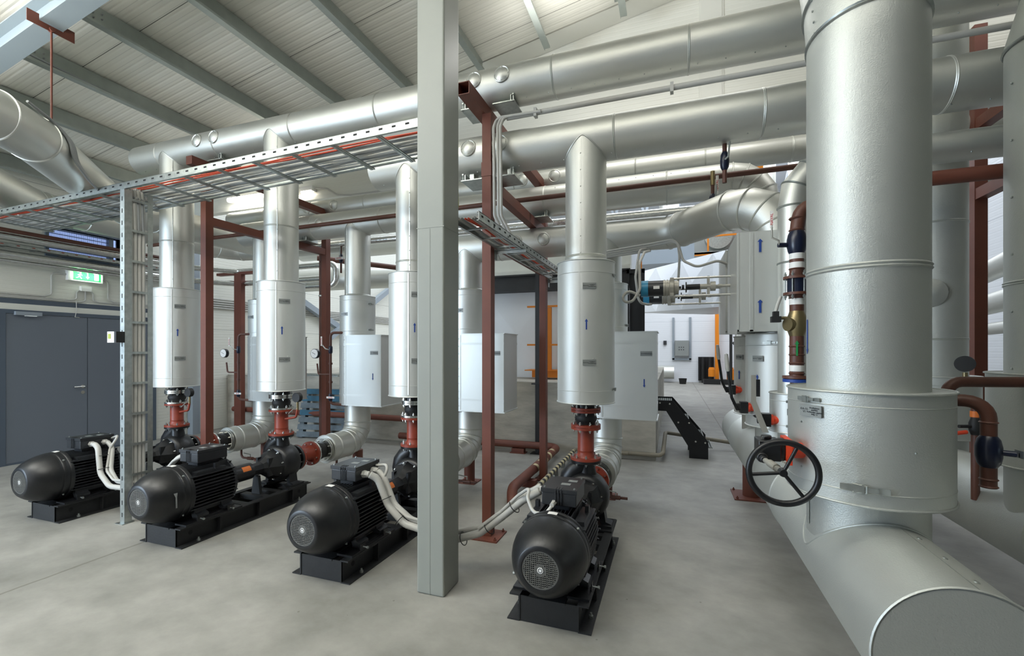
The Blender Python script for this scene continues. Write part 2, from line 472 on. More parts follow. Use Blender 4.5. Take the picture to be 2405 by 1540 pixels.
# double steel door in the left wall
d = struct(MB().box(XL, XL+.035, 3.47, 3.537, 0, 2.104).box(XL, XL+.035, 5.39, 5.46, 0, 2.104).box(XL, XL+.035, 3.47, 5.46, 2.104, 2.16).box(XL, XL+.03, 3.537, 5.39, 0, .03)
           .build('door_1', 'door_trim', smooth=False))
def leaf(y0, y1):
    return MB().box(XL+.002, XL+.026, y0+.004, y1-.004, .03, 2.10).build('leaf', 'door', d, smooth=False)
l1 = leaf(3.537, 4.463); leaf(4.463, 5.39)
m = MB(); m.cyl((XL+.026, 4.40, 1.03), (XL+.075, 4.40, 1.03), .011, 12); m.sweep([(XL+.07, 4.405, 1.03), (XL+.075, 4.27, 1.03)], .010, 10)
m.cyl((XL+.026, 4.40, 1.03), (XL+.034, 4.40, 1.03), .026, 20); m.cyl((XL+.026, 4.40, .94), (XL+.034, 4.40, .94), .026, 20)
m.build('door_handle', 'bright', l1)
m = MB().box(XL+.03, XL+.08, 3.62, 3.90, 2.085, 2.135); m.build('door_closer', 'steel_blue', l1, smooth=False)
m = MB().sweep([(XL+.06, 3.72, 2.08), (XL+.16, 3.80, 2.075), (XL+.05, 3.88, 2.08)], .008, 8); m.build('closer_arm', 'bright', l1)
struct(MB().box(XL, XL+.02, -1.2, 5.65, 2.16, 2.245).build('trim_4', 'flashing', smooth=False))
struct(MB().box(XL, XL+.012, -1.2, 5.65, 2.245, 2.315).build('trim_5', 'door_trim', smooth=False))
struct(MB().box(XL, XL+.015, -1.2, 3.45, 0, 2.16).build('trim_6', 'door_trim', smooth=False))

# concrete plinth beyond the headers
m = MB().box(-8.64, -.22, 6.84, 14.0, 0, 1.09)
o = m.build('concrete_plinth', 'concrete_wall', smooth=False); tag(o, 'raised grey concrete plinth with board marks behind the pumps', 'plinth')

# ------------------------------------------------------------------ roof steel
def purlin(x, y1=5.36):
    z = roofz(x)-.024
    o = MB()
    o.box(x-.03, x-.027, -1.2, y1, z-.20, z)           # web
    o.box(x-.03, x+.045, -1.2, y1-.03, z-.203, z-.2)    # bottom flange
    o.box(x+.042, x+.045, -1.2, y1-.03, z-.2, z-.18)
    o.box(x-.095, x-.03, -1.2, y1-.03, z-.012, z-.009)  # top flange
    return o
PX = [(-8.35, 'galvanised roof purlin along the eave over the left wall'), (-7.75, 'second galvanised purlin from the left wall'), (-6.87, 'galvanised purlin crossing under the rafter beside the red hanger rod'),
      (-5.96, 'galvanised purlin with a sagging cable clipped along it'), (-5.04, 'galvanised purlin ending over the capped end of the upper header pipe'), (-4.13, 'wide looking galvanised purlin left of the grey column, lit along its lower lip'),
      (-3.23, 'galvanised purlin that disappears behind the grey column'), (-2.27, 'galvanised purlin emerging right of the grey column'), (-1.44, 'galvanised purlin above the capped beam end, second from the right'), (-.53, 'short visible purlin stub at the top edge, rightmost')]
for x, lab in PX:
    z = roofz(x)
    m = purlin(x)
    o = m.build('purlin', 'purlin', smooth=False)
    tag(o, lab, 'purlin', 'roof purlins')
    if x in (-5.96, -5.04):
        b = MB()
        for (dy, dz) in ((0, 0), (0, -.045), (.07, -.02), (.07, -.065), (0, -.09)):
            b.bolt((x-.027, 2.66+dy, z-.06+dz), (1, 0, 0), .008, .01)
        build_each(b, 'splice_bolt', 'cable_dark', o)
m = MB().sweep([(-5.93, -1.0, 4.48), (-5.93, 2.4, 4.50), (-5.93, 3.1, 4.47), (-5.93, 3.9, 4.44), (-5.93, 4.6, 4.46), (-5.93, 5.3, 4.52)], .011, 8)
tag(m.build('roof_cable', 'cable_dark'), 'grey cable sagging along a roof purlin at upper left', 'cable')
# rafter: I section following the slope
m = MB()
a, b_ = XL+.02, 5.9
def slab(y0, y1, o0, o1):
    m.add([(a, y0, roofz(a)-o1), (b_, y0, roofz(b_)-o1), (b_, y1, roofz(b_)-o1), (a, y1, roofz(a)-o1), (a, y0, roofz(a)-o0), (b_, y0, roofz(b_)-o0), (b_, y1, roofz(b_)-o0), (a, y1, roofz(a)-o0)],
          [(0, 1, 2, 3), (4, 7, 6, 5), (0, 4, 5, 1), (1, 5, 6, 2), (2, 6, 7, 3), (3, 7, 4, 0)])
slab(2.28, 2.44, .212, .222); slab(2.355, 2.365, .222, .418); slab(2.28, 2.44, .418, .43)
tag(m.build('rafter', 'rafter', smooth=False), 'grey painted roof rafter with wide flanges crossing the upper left corner', 'beam')

# column
m = MB().box(-1.585, -1.385, 2.60, 2.82, 0, roofz(-1.48)-.01)
o = m.build('steel_column', 'column', smooth=False)
bv = o.modifiers.new('edge', 'BEVEL'); bv.width = .012; bv.segments = 3
tag(o, 'square grey painted steel column standing in the middle foreground', 'column')
MB().box(-1.5865, -1.3835, 2.5985, 2.8215, 2.395, 2.401).build('weld_seam', 'column', o, smooth=False)
MB().box(-1.487, -1.485, 2.5985, 2.60, 0, 2.39).build('factory_seam', 'column', o, smooth=False)
# far columns and bracing on the left wall
o = MB().box(-8.64, -8.50, 6.02, 6.16, 0, 9.0).build('steel_column', 'steel_blue', smooth=False)
tag(o, 'blue grey steel column on the left wall behind the red posts', 'column')
o = MB().box(-8.64, -8.50, 14.3, 14.5, 0, 9.0).build('steel_column', 'steel_blue', smooth=False)
tag(o, 'blue grey steel column far back on the left wall', 'column')
def bar(m, p, q, w, h=None):
    p = V(p); q = V(q); d = (q-p); L = d.length; h = h or w
    M = Matrix.Translation(p) @ d.to_track_quat('Y', 'Z').to_matrix().to_4x4()
    return m.box(-w/2, w/2, 0, L, -h/2, h/2, M)
br = thing('wall_bracing', 'blue grey crossed steel braces against the white wall behind the pallet', 'brace', (-8.5, 8.5, 1.1))
bar(MB(), (-8.53, 8.2, 3.0), (-8.53, 12.4, 1.15), .14).build('brace_bar', 'steel_blue', br, smooth=False)
bar(MB(), (-8.42, 9.5, 1.9), (-8.42, 14.0, 4.6), .14).build('brace_bar', 'steel_blue', br, smooth=False)

# ------------------------------------------------------------------ clad pipes
def cone_cap(parent, c, d, r=.066):
    d = V(d).normalized(); c = V(c)
    m = MB().lathe([(-.02, r+.006), (.004, r+.006), (.008, r), (.004, r-.006), (.006, r-.008), (.026, 0)], c, d, 28)
    u = d.orthogonal().normalized(); w2 = d.cross(u)
    for k in range(4):
        a = PI/4+k*PI/2
        m.ball(c+d*.008+(u*math.cos(a)+w2*math.sin(a))*(r-.006), .005, 6)
    return m.build('support_cap', 'silver', parent)
def rivet_row(m, p0, p1, n, r=.005):
    p0 = V(p0); p1 = V(p1)
    for k in range(n): m.ball(p0.lerp(p1, (k+.5)/n), r, 6)
    return m

h1 = thing('header_pipe', 'highest silver clad header pipe running the full width under the roof', 'pipe', (-6.15, 3.75, 3.92), 'silver clad header pipes')
Z1, R1 = 3.915, .170
xs = [-5.70, -4.78, -3.70, -2.66, -.93, .12, 1.3, 2.7, 4.2]
MB().pipe((-6.15, 3.75, Z1), (5.6, 3.75, Z1), R1, [x+6.15 for x in xs], 48).build('cladding', 'silver', h1)
rivet_row(MB(), (-6.1, 3.68, Z1-R1+.010), (5.5, 3.68, Z1-R1+.010), 60).build('rivet_row', 'zinc', h1)
for x in (-5.0, -4.74, -1.62, -1.36): cone_cap(h1, (x, 3.75-R1*.995, Z1+.02), (0, -1, .1))
h2 = thing('header_pipe', 'second silver clad header pipe, with a white conduit along its top', 'pipe', (-2.72, 3.75, 3.34), 'silver clad header pipes')
Z2 = 3.335; R2 = .170
MB().pipe((-2.72, 3.75, Z2), (5.6, 3.75, Z2), R2, [x+2.72 for x in (-.43, .62, 1.68, 2.9, 4.2)], 48).build('cladding', 'silver', h2)
rivet_row(MB(), (-2.7, 3.68, Z2-R2+.010), (5.5, 3.68, Z2-R2+.010), 42).build('rivet_row', 'zinc', h2)
for x in (-1.67, -1.38): cone_cap(h2, (x, 3.75-R2*.995, Z2+.02), (0, -1, .1))
h3 = thing('header_pipe', 'dull silver pipe hugging the partition wall, partly hidden by the headers', 'pipe', (-6.2, 5.5, 3.74), 'silver clad header pipes')
MB().pipe((-6.9, 5.55, 3.74), (5.6, 5.55, 3.74), .13, [x+6.9 for x in (-6.1, -5.2, -4.2, -3.3, -1.9, -.4, .35, 1.2, 2.5)], 40).build('cladding', 'silver', h3)
for x in (-5.22, -4.72, -1.78, -1.36): cone_cap(h3, (x, 5.55-.129, 3.74), (0, -1, -.1), .07)
h4 = thing('header_pipe', 'silver suction header with a thin brown pipe in front, elbowing down at its right end', 'pipe', (-5.95, 5.0, 3.29), 'silver clad header pipes')
Z4, R4 = 3.29, .17
MB().pipe((-5.95, 5.0, Z4), (.30, 5.0, Z4), R4, [x+5.95 for x in (-5.2, -4.62, -3.52, -1.35, -.05)], 48).build('cladding', 'silver', h4)
MB().sweep(bend([(.28, 5.0, Z4), (.82, 5.0, Z4), (.82, 5.0, 2.45)], .42, 4), R4, 40).build('elbow', 'silver', h4)
m = MB()
for q in bend([(.28, 5.0, Z4), (.82, 5.0, Z4), (.82, 5.0, 2.45)], .42, 4)[1:-1]:
    pass
for x in (-4.45,): cone_cap(h4, (x, 5.0-R4, Z4), (0, -1, 0), .06)
rivet_row(MB(), (-1.3, 4.86, Z4+.098), (.25, 4.86, Z4+.098), 9).build('rivet_row', 'zinc', h4)
h5 = thing('header_pipe', 'lowest silver suction header that swings forward and elbows down into the near valve box', 'pipe', (-2.85, 5.0, 2.83), 'silver clad header pipes')
Z5 = 2.825
MB().pipe((-2.95, 5.0, Z5), (-.16, 5.0, Z5), .17, [x+2.95 for x in (-1.9, -.72)], 48).build('cladding', 'silver', h5)
path5 = [(-.18, 5.0, Z5), (.0, 5.0, Z5), (.60, 4.30, Z5), (.82, 4.20, Z5-.02), (.82, 4.20, 2.42)]
pp = [(-.18, 5.0, Z5), (-.02, 5.0, Z5), (.10, 4.90, Z5), (.50, 4.40, Z5), (.62, 4.29, Z5-.03), (.73, 4.23, Z5-.09), (.80, 4.205, Z5-.2), (.82, 4.20, Z5-.32), (.82, 4.20, 2.42)]
MB().sweep(pp, .17, 44).build('elbow', 'silver', h5)
def seam_ring(m, c, d, r, w=.008, h=.005):
    d = V(d).normalized(); return m.lathe([(-w, r-.002), (-w*.5, r+h), (0, r+h*.4), (w*.5, r+h), (w, r-.002)], c, d, 44)
m = MB()
for i in range(1, len(pp)-1):
    t = ((V(pp[i])-V(pp[i-1])).normalized()+(V(pp[i+1])-V(pp[i])).normalized())
    seam_ring(m, pp[i], t, .173)
build_each(m, 'mitre_seam', 'silver', h5)
qq = bend([(.28, 5.0, Z4), (.82, 5.0, Z4), (.82, 5.0, 2.45)], .42, 4)
m = MB()
for i in range(1, len(qq)-1): seam_ring(m, qq[i], (V(qq[i])-V(qq[i-1])).normalized()+(V(qq[i+1])-V(qq[i])).normalized(), .173)
build_each(m, 'mitre_seam', 'silver', h4)
for x in (-1.66, -1.34): cone_cap(h5, (x, 5.0-.169, Z5), (0, -1, 0), .066)

# big pipes descending at the left
lp = thing('insulated_pipe', 'large silver pipe dropping in from the upper left corner with a cable bundle over it', 'pipe', (-6.0, 5.4, 3.22))
P1 = bend([(-4.60, .3, 3.315), (-4.60, 1.88, 3.315), (-6.36, 3.60, 3.315), (-6.36, 5.75, 3.315)], .95, 2)
MB().sweep(P1, .186, 48).build('cladding', 'silver', lp)
m = MB()
for i in range(1, len(P1)-1):
    if i < len(P1)-1: seam_ring(m, P1[i], (V(P1[i])-V(P1[i-1])).normalized()+(V(P1[i+1])-V(P1[i])).normalized(), .188)
build_each(m, 'mitre_seam', 'silver', lp)
lp2 = thing('insulated_pipe', 'silver pipe at the left edge running below the larger sloping one, then along the wall', 'pipe', (-7.6, 6.2, 3.42))
P2 = bend([(-6.2, 1.85, 3.42), (-7.6, 3.40, 3.42), (-7.6, 6.2, 3.42), (-4.8, 6.2, 3.42)], .42, 3)
MB().sweep(P2, .19, 44).build('cladding', 'silver', lp2)
m = MB()
for i in (1, 3, 5, 7):
    seam_ring(m, P2[i], (V(P2[i])-V(P2[i-1])).normalized()+(V(P2[i+1])-V(P2[i])).normalized(), .194)
seam_ring(m, (-7.6, 3.9, 3.42), (0, 1, 0), .192)
build_each(m, 'mitre_seam', 'silver', lp2)
# red hanger of the sloping pipe
hg = thing('pipe_hanger', 'red rod with a slotted plate hanging from the rafter above the sloping pipe', 'hanger', (-5.06, 2.36, 4.35))
x = -5.06; zt = roofz(x)-.43
m2 = MB(); m2.box(x-.003, x+.003, 2.20, 2.278, zt-.055, zt+.045); m2.box(x-.003, x+.003, 2.442, 2.52, zt-.055, zt+.045); m2.box(x-.003, x+.003, 2.278, 2.442, zt-.055, zt-.006)
m2.build('clamp_plate', 'red_oxide', hg, smooth=False)
MB().cyl((x, 2.36, zt-.02), (x, 2.36, 3.46), .008, 12).build('rod', 'red_oxide', hg)
MB().cyl((x-.02, 2.36, zt-.035), (x+.02, 2.36, zt-.035), .02, 12).build('swivel', 'red_oxide', hg)
# cable bundle over the sloping pipe
for k in range(5):
    o_ = k*.022
    pts = [(x_-.715*o_, y_+.699*o_, z_) for x_, y_, z_ in ((-4.66, 2.03, 3.505), (-4.76, 2.22, 3.47), (-4.82, 2.37, 3.38), (-4.84, 2.40, 3.24), (-5.02, 2.60, 3.15), (-5.22, 2.82, 3.11))]
    o = MB().sweep(bend(pts, .15, 4), .010, 8).build('drop_cable', 'cable_dark')
    tag(o, 'grey cable in the bundle draped over the sloping silver pipe', 'cable', 'cables draped over the sloping pipe')

# foil wrapped pipes
def foil(pts, r, label, R=.12):
    o = MB().sweep(bend(pts, R, 5), r, 20).build('foil_pipe', 'foil'); return tag(o, label, 'pipe', 'foil wrapped pipes')
foil([(-8.40, 2.6, 3.12), (-8.40, 5.9, 3.12), (-7.9, 6.5, 3.12), (-5.6, 6.5, 3.12), (-5.6, 6.5, 2.75), (-6.3, 6.5, 2.75)], .055, 'shiny foil wrapped pipe below the louvre, topmost of the two on the left wall')
foil([(-8.45, 2.4, 2.885), (-8.45, 5.9, 2.885), (-8.0, 6.55, 2.885), (-5.9, 6.55, 2.885)], .055, 'foil wrapped pipe just above the exit sign on the left wall')
foil([(-8.55, 2.4, 2.82), (-8.55, 5.9, 2.82)], .035, 'thinner foil wrapped pipe tight against the left wall above the exit sign')
foil([(-6.2, 5.85, 3.28), (5.4, 5.85, 3.28)], .052, 'long foil wrapped pipe running between the two suction headers')
m = MB().sweep([(-8.33, 2.4, 3.19), (-8.33, 5.9, 3.19)], .028, 14)
tag(m.build('thin_pipe', 'brown_pipe'), 'thin brown pipe crossing in front of the louvre', 'pipe')
m = MB().sweep([(-8.33, 5.6, 3.1), (-7.5, 4.45, 3.1)], .02, 14)
tp = MB().sweep([(-7.6, 4.70, 3.20), (.95, 4.70, 3.25), (2.9, 4.70, 3.28)], .026, 14).build('thin_pipe', 'brown_pipe')
tag(tp, 'thin brown pipe running in front of the upper suction header', 'pipe')
# conduit on header 2
m = MB().sweep([(-1.30, 3.55, 3.535), (5.4, 3.55, 3.55)], .021, 12)
cd = m.build('white_conduit', 'cable'); tag(cd, 'white conduit along the top of the second header pipe', 'conduit')
m = MB()
for x in (-1.05, .0, 1.1, 2.2, 3.3): m.box(x-.012, x+.012, 3.525, 3.575, 3.50, 3.57)
build_each(m, 'clip', 'cable', cd, smooth=False)
for k, dx in enumerate((0, .035, .06)):
    o = MB().sweep(bend([(-1.0, 3.53+dx*.3, 3.53), (-1.38+dx, 3.53, 3.54), (-1.40+dx, 3.50, 3.45), (-1.40+dx, 3.52, 2.72), (-1.34+dx, 3.62, 2.56)], .07, 5), .013, 10).build('drop_conduit', 'cable')
    tag(o, 'pale flexible conduit strapped to the front red post', 'conduit', 'conduits down the front red post')

# ------------------------------------------------------------------ pump discharge risers
PXS = [-5.56, -3.95, -2.315, -.675]
PW = ['farthest left', 'second from the left', 'third from the left, half hidden by the grey column', 'nearest, right of the red frame']
def tagplate(parent, c, right, w=.105, h=.045, lines=('KA-13', 'Noslēgšanas\naizbīdnis\nKatlumājas līnija')):
    M = frame(c, right, (0, 0, 1))
    o = MB().box(-w/2, w/2, -h/2, h/2, -.004, .0015, M).build('label_plate', 'tag', parent, smooth=False)
    text(lines[0], h*.26, 'ink', M @ Matrix.Translation((-w*.27, 0, .002)), 'lettering', o)
    text(lines[1], h*.19, 'ink', M @ Matrix.Translation((w*.2, 0, .002)), 'lettering', o)
    return o
def arrow(parent, c, right, up=True, L=.085, m_='blue_arrow', w=.011):
    M = frame(c, right, (0, 0, 1 if up else -1)) if up else frame(c, tuple(-q for q in right), (0, 0, -1))
    a = w/2
    poly = [(-a, -L/2), (a, -L/2), (a, L/2-.022), (w*1.15, L/2-.022), (0, L/2), (-w*1.15, L/2-.022), (-a, L/2-.022)]
    return MB().prism(poly, 0, .0015, M).build('flow_arrow', m_, parent, smooth=False)
def latch(parent, c, n, tang, s_=.72):
    """toggle latch on a jacket: c on the surface, n outward, tang along the jacket"""
    M = frame(c, tang, (0, 0, 1)) @ Matrix.Diagonal((s_, s_, s_, 1)); m = MB()
    m.box(-.075, -.03, -.012, .012, 0, .003, M); m.box(-.03, .0, -.016, .016, .004, .012, M)
    m.box(.0, .05, -.009, .009, .004, .014, M); m.box(.05, .085, -.012, .012, 0, .003, M)
    m.sweep([M @ V((-.035, .017, .008)), M @ V((.012, .014, .014)), M @ V((.012, -.014, .014)), M @ V((-.035, -.017, .008))], .0025, 6)
    m.box(-.004, .004, -.02, .02, .012, .018, M)
    return m.build('latch', 'zinc', parent, smooth=False)
def rim(m, c, r, sgn=1):
    """open rolled rim of a jacket"""
    return m.torus(c, (0, 0, 1), r, .005, 56, 8)
YR = 3.75
def saddle(parent, x, y, zc, r, ry, below=True, axis='x'):
    pts = []
    for i in range(65):
        a = 2*PI*i/64; X = r*math.cos(a); Y = r*math.sin(a)
        pts.append((x+X*1.01, y+Y*1.01, zc-math.sqrt(max(0, ry*ry-min(abs(Y), ry)**2))*1.0))
    return MB().sweep(pts, .0055, 6, caps=False).build('saddle_flange', 'silver', parent)
def riser(x, ztop, hdr, tags, word, seams):
    t = thing('discharge_riser', 'silver clad discharge riser with a wide valve jacket over the %s pump' % word, 'riser', (x, YR, 1.17), 'discharge risers over the pumps')
    zj0, zj1, rj, rp = 1.172, 2.31, .234, .1685
    m = MB().pipe((x, YR, zj1-.02), (x, YR, ztop), rp, [s_-zj1+.02 for s_ in seams], 48, caps=False)
    m.build('pipe', 'silver', t); saddle(t, x, YR, ztop, rp, .170)
    a = math.atan2(-YR, -x); ca, sa = math.cos(a-.25), math.sin(a-.25)   # side turned to the hall entrance
    m = MB(); sx, sy = x+(rp+.0005)*ca, YR+(rp+.0005)*sa
    bar(m, (sx, sy, zj1), (sx, sy, ztop-.05), .014, .002)
    rivet_row(m, (sx, sy, zj1), (sx, sy, ztop-.1), 7, .006)
    m.build('lap_seam', 'silver', t, smooth=False)
    m = MB().lathe([(0, rp), (0, rj), (zj1-zj0, rj), (zj1-zj0, rp-.004)], (x, YR, zj0), (0, 0, 1), 64)
    for z in (zj0+.10, zj1-.10): m.lathe([(-.002, rj), (0, rj+.0025), (.002, rj)], (x, YR, z), (0, 0, 1), 64)
    rim(m, (x, YR, zj0), rj+.002); rim(m, (x, YR, zj1), rj+.002)
    j = m.build('valve_jacket', 'jacket', t)
    m = MB(); c2, s2 = math.cos(a-.22), math.sin(a-.22); bar(m, (x+rj*c2, YR+rj*s2, zj0+.02), (x+rj*c2, YR+rj*s2, zj1-.02), .012, .004)
    rivet_row(m, (x+rj*math.cos(a+.25), YR+rj*math.sin(a+.25), zj0+.15), (x+rj*math.cos(a+.25), YR+rj*math.sin(a+.25), zj1-.15), 2, .005)
    m.build('lap_seam', 'jacket', j, smooth=False)
    def on(da, z, e=.0015):
        b = a+da; return (x+(rj+e)*math.cos(b), YR+(rj+e)*math.sin(b), z), (-math.sin(b), math.cos(b), 0)
    for z, l in ((2.10, tags[0]), (1.50, tags[1])):
        c, r_ = on(.12, z, .004); tagplate(t, c, r_, lines=(l, 'Noslēgšanas\naizbīdnis\nKatlumājas sūknis'))
    c, r_ = on(.02, 1.80); arrow(t, c, r_)
    return t
riser(PXS[0], Z1, h1, ('SA-H-V1', 'SA-H-V4'), 'farthest left', [2.864, 3.5])
riser(PXS[1], Z1, h1, ('SA-H-V2', 'SA-H-V5'), 'second from left', [2.898, 3.449])
riser(PXS[2], Z2, h2, ('SA-H-V3', 'SA-H-V6'), 'third from left (column-side)', [2.42])
t4 = riser(PXS[3], Z2, h2, ('SA-H-V3', 'SA-H-V3'), 'nearest', [2.36])
for z in (2.20, 1.28): latch(t4, (PXS[3]+.235, YR-.01, z), (1, 0, 0), (0, 1, 0))

# ------------------------------------------------------------------ suction risers with boxes
YS = 5.0
def suction(x, ztop, lab):
    t = thing('suction_riser', lab, 'riser', (x, YS, .4), 'suction risers with valve boxes')
    el = bend([(x, 4.40, .40), (x, YS, .40), (x, YS, .90)], .42, 4)
    MB().sweep(el, .165, 44).build('elbow', 'silver', t)
    m = MB()
    for i in range(1, len(el)-1): seam_ring(m, el[i], (V(el[i])-V(el[i-1])).normalized()+(V(el[i+1])-V(el[i])).normalized(), .168)
    seam_ring(m, (x, 4.52, .40), (0, 1, 0), .167); m.torus((x, 4.40, .40), (0, 1, 0), .166, .005, 44, 6)
    build_each(m, 'mitre_seam', 'silver', t)
    r = .23; xr = x+.53; poly = [(x+r*math.cos(a_), YS+r*math.sin(a_)) for a_ in [PI/2+PI*k/14 for k in range(15)]]+[(xr, YS-r), (xr, YS+r)]
    bx = MB().prism(poly, .885, 1.785).build('valve_box', 'jacket', t, angle=30)
    m = MB()
    for z in (1.02, 1.67):
        pl = [(x+(r+.002)*math.cos(a_), YS+(r+.002)*math.sin(a_)) for a_ in [PI/2+PI*k/14 for k in range(15)]]+[(xr+.002, YS-r-.002), (xr+.002, YS+r+.002)]
        m.prism(pl, z-.012, z+.012)
    m.prism([(px*1.0+(px-x)*.02, py+(py-YS)*.02) for px, py in poly], 1.778, 1.788); m.prism([(px+(px-x)*.02, py+(py-YS)*.02) for px, py in poly], .882, .892)
    build_each(m, 'band', 'jacket', bx, smooth=False)
    m = MB(); m.box(x-.02, x-.005, YS-r-.003, YS-r, .9, 1.77)
    rivet_row(m, (x-.03, YS-r-.002, .9), (x-.03, YS-r-.002, 1.77), 10, .004); rivet_row(m, (x-.14, YS-.183, .9), (x-.14, YS-.183, 1.77), 10, .004)
    m.build('rivet_strip', 'jacket', bx, smooth=False)
    tagplate(bx, (xr-.10, YS-r-.002, 1.56), (1, 0, 0), .115, .05, ('SA-H-F1', 'Mehāniskais filtrs\nKatlumājas atgaita'))
    arrow(bx, (xr-.12, YS-r-.002, 1.26), (1, 0, 0), False)
    m = MB().lathe([(0, .14), (0, .226), (.515, .226), (.515, .16)], (x, YS, 1.787), (0, 0, 1), 56)
    m.torus((x, YS, 2.302), (0, 0, 1), .227, .004, 56, 6)
    for z in (1.84, 2.24): m.lathe([(-.002, .226), (0, .2285), (.002, .226)], (x, YS, z), (0, 0, 1), 56)
    jk = m.build('valve_jacket', 'jacket', t)
    tagplate(jk, (x-.03, YS-.228, 2.06), (1, 0, 0), .10, .045, ('SA-H-V7', 'Noslēgšanas\naizbīdnis'))
    for z in (1.86, 2.2): latch(jk, (x+.226, YS-.03, z), (1, 0, 0), (0, 1, 0))
    m = MB().pipe((x, YS, 2.29), (x, YS, ztop), .165, [.03], 44, caps=False)
    m.box(x-.05, x-.042, YS-.162, YS-.158, 2.3, ztop-.1)
    m.build('pipe', 'silver', t); saddle(t, x, YS, ztop, .165, .17)
    rivet_row(MB(), (x-.06, YS-.155, 2.35), (x-.06, YS-.155, ztop-.1), 5, .005).build('rivet_row', 'zinc', t)
    # red stand under the elbow
    m = MB().cyl((x, YS-.0, 0.012), (x, YS, .27), .065, 20); m.box(x-.11, x+.11, YS-.11, YS+.11, 0, .012)
    m.build('stand', 'red_oxide', t)
    # drain stub with ball valve
    m = MB().sweep(bend([(x-.02, 4.62, .26), (x-.02, 4.62, .12), (x+.26, 4.62, .12)], .05, 4), .014, 10)
    m.cyl((x+.10, 4.62, .12), (x+.19, 4.62, .12), .022, 12)
    dv = m.build('drain_pipe', 'brown_pipe', t)
    m = MB().sweep([(x+.145, 4.62, .14), (x+.145, 4.62, .175), (x+.05, 4.60, .19)], .006, 6); m.build('drain_lever', 'zinc', dv)
    return t, bx
ST = [('silver suction riser with valve box, hidden behind the second discharge riser', Z4), ('silver suction riser with pale valve box, between the two red frames', Z4),
      ('silver suction riser and valve box just right of the grey column', Z5), ('silver suction riser and valve box behind the nearest pump, beside the steps', Z5)]
suc = [suction(x, z, l) for x, (l, z) in zip(PXS, ST)]
# bypass gauge pipes on the boxes
def bypass(t, x, y, gauge=True):
    p = [(x+.05, YS-.235, 1.73), (x-.24+.0, YS-.30, 1.73), (x-.24, YS-.30, .93), (x-.05, YS-.20, .87)]
    o = thing('bypass_pipe', t, 'pipe', (x-.24, YS-.30, .87), 'brown bypass pipes on the valve boxes')
    m = MB().sweep(bend([(x-.06, YS-.20, 1.82), (x-.22, YS-.26, 1.82), (x-.22, YS-.26, .90), (x-.05, YS-.18, .88)], .05, 5), .017, 12)
    for z in (1.18, 1.42): m.cyl((x-.22, YS-.26, z-.012), (x-.22, YS-.26, z+.012), .026, 12)
    m.build('pipe', 'brown_pipe', o)
    for z, up in ((1.60, True), (.985, False)):
        v_ = MB().lathe([(-.05, .018), (-.035, .026), (.035, .026), (.05, .018)], (x-.22, YS-.26, z), (0, 0, 1), 14).build('ball_valve', 'blue_paint', o)
        if up:
            MB().sweep([(x-.22, YS-.285, z), (x-.25, YS-.32, z+.01), (x-.29, YS-.33, z+.06)], .006, 8).build('lever', 'zinc', v_)
            MB().box(x-.303, x-.283, YS-.345, YS-.338, z+.05, z+.17).build('grip', 'white', v_, smooth=False)
            text('NAVAL', .028, 'ink_red', frame((x-.293, YS-.346, z+.11), (0, 0, 1), (-1, 0, 0)), 'lettering', v_)
        else:
            MB().box(x-.25, x-.13, YS-.30, YS-.29, z-.012, z+.012).build('grip', 'white', v_, smooth=False)
            text('NAVAL', .022, 'ink_red', frame((x-.185, YS-.301, z), (1, 0, 0), (0, 0, 1)), 'lettering', v_)
    if gauge:
        MB().sweep(bend([(x-.22, YS-.26, 1.28), (x-.38, YS-.30, 1.28), (x-.40, YS-.30, 1.42)], .03, 4), .011, 10).build('gauge_stem', 'brown_pipe', o)
        g = MB().cyl((x-.40, YS-.31, 1.55), (x-.40, YS-.35, 1.55), .062, 28).build('gauge', 'motor', o)
        MB().cyl((x-.40, YS-.348, 1.55), (x-.40, YS-.352, 1.55), .056, 28).build('dial', 'white', g)
        MB().box(-.04, .02, -.002, .002, .0015, .003, frame((x-.40, YS-.352, 1.55), (.9, 0, -.4), (.4, 0, .9))).build('needle', 'ink', g, smooth=False)
    return o
bypass('brown bypass pipe with pressure gauge, leftmost of the valve box pipes', PXS[0], YS)
bypass('brown bypass pipe with round dial gauge beside the second valve box', PXS[1], YS)
bypass('brown bypass pipe without gauge, right of the grey column', PXS[2], YS, False)
bypass('short brown bypass pipe behind the nearest jacket', PXS[3], YS, False)
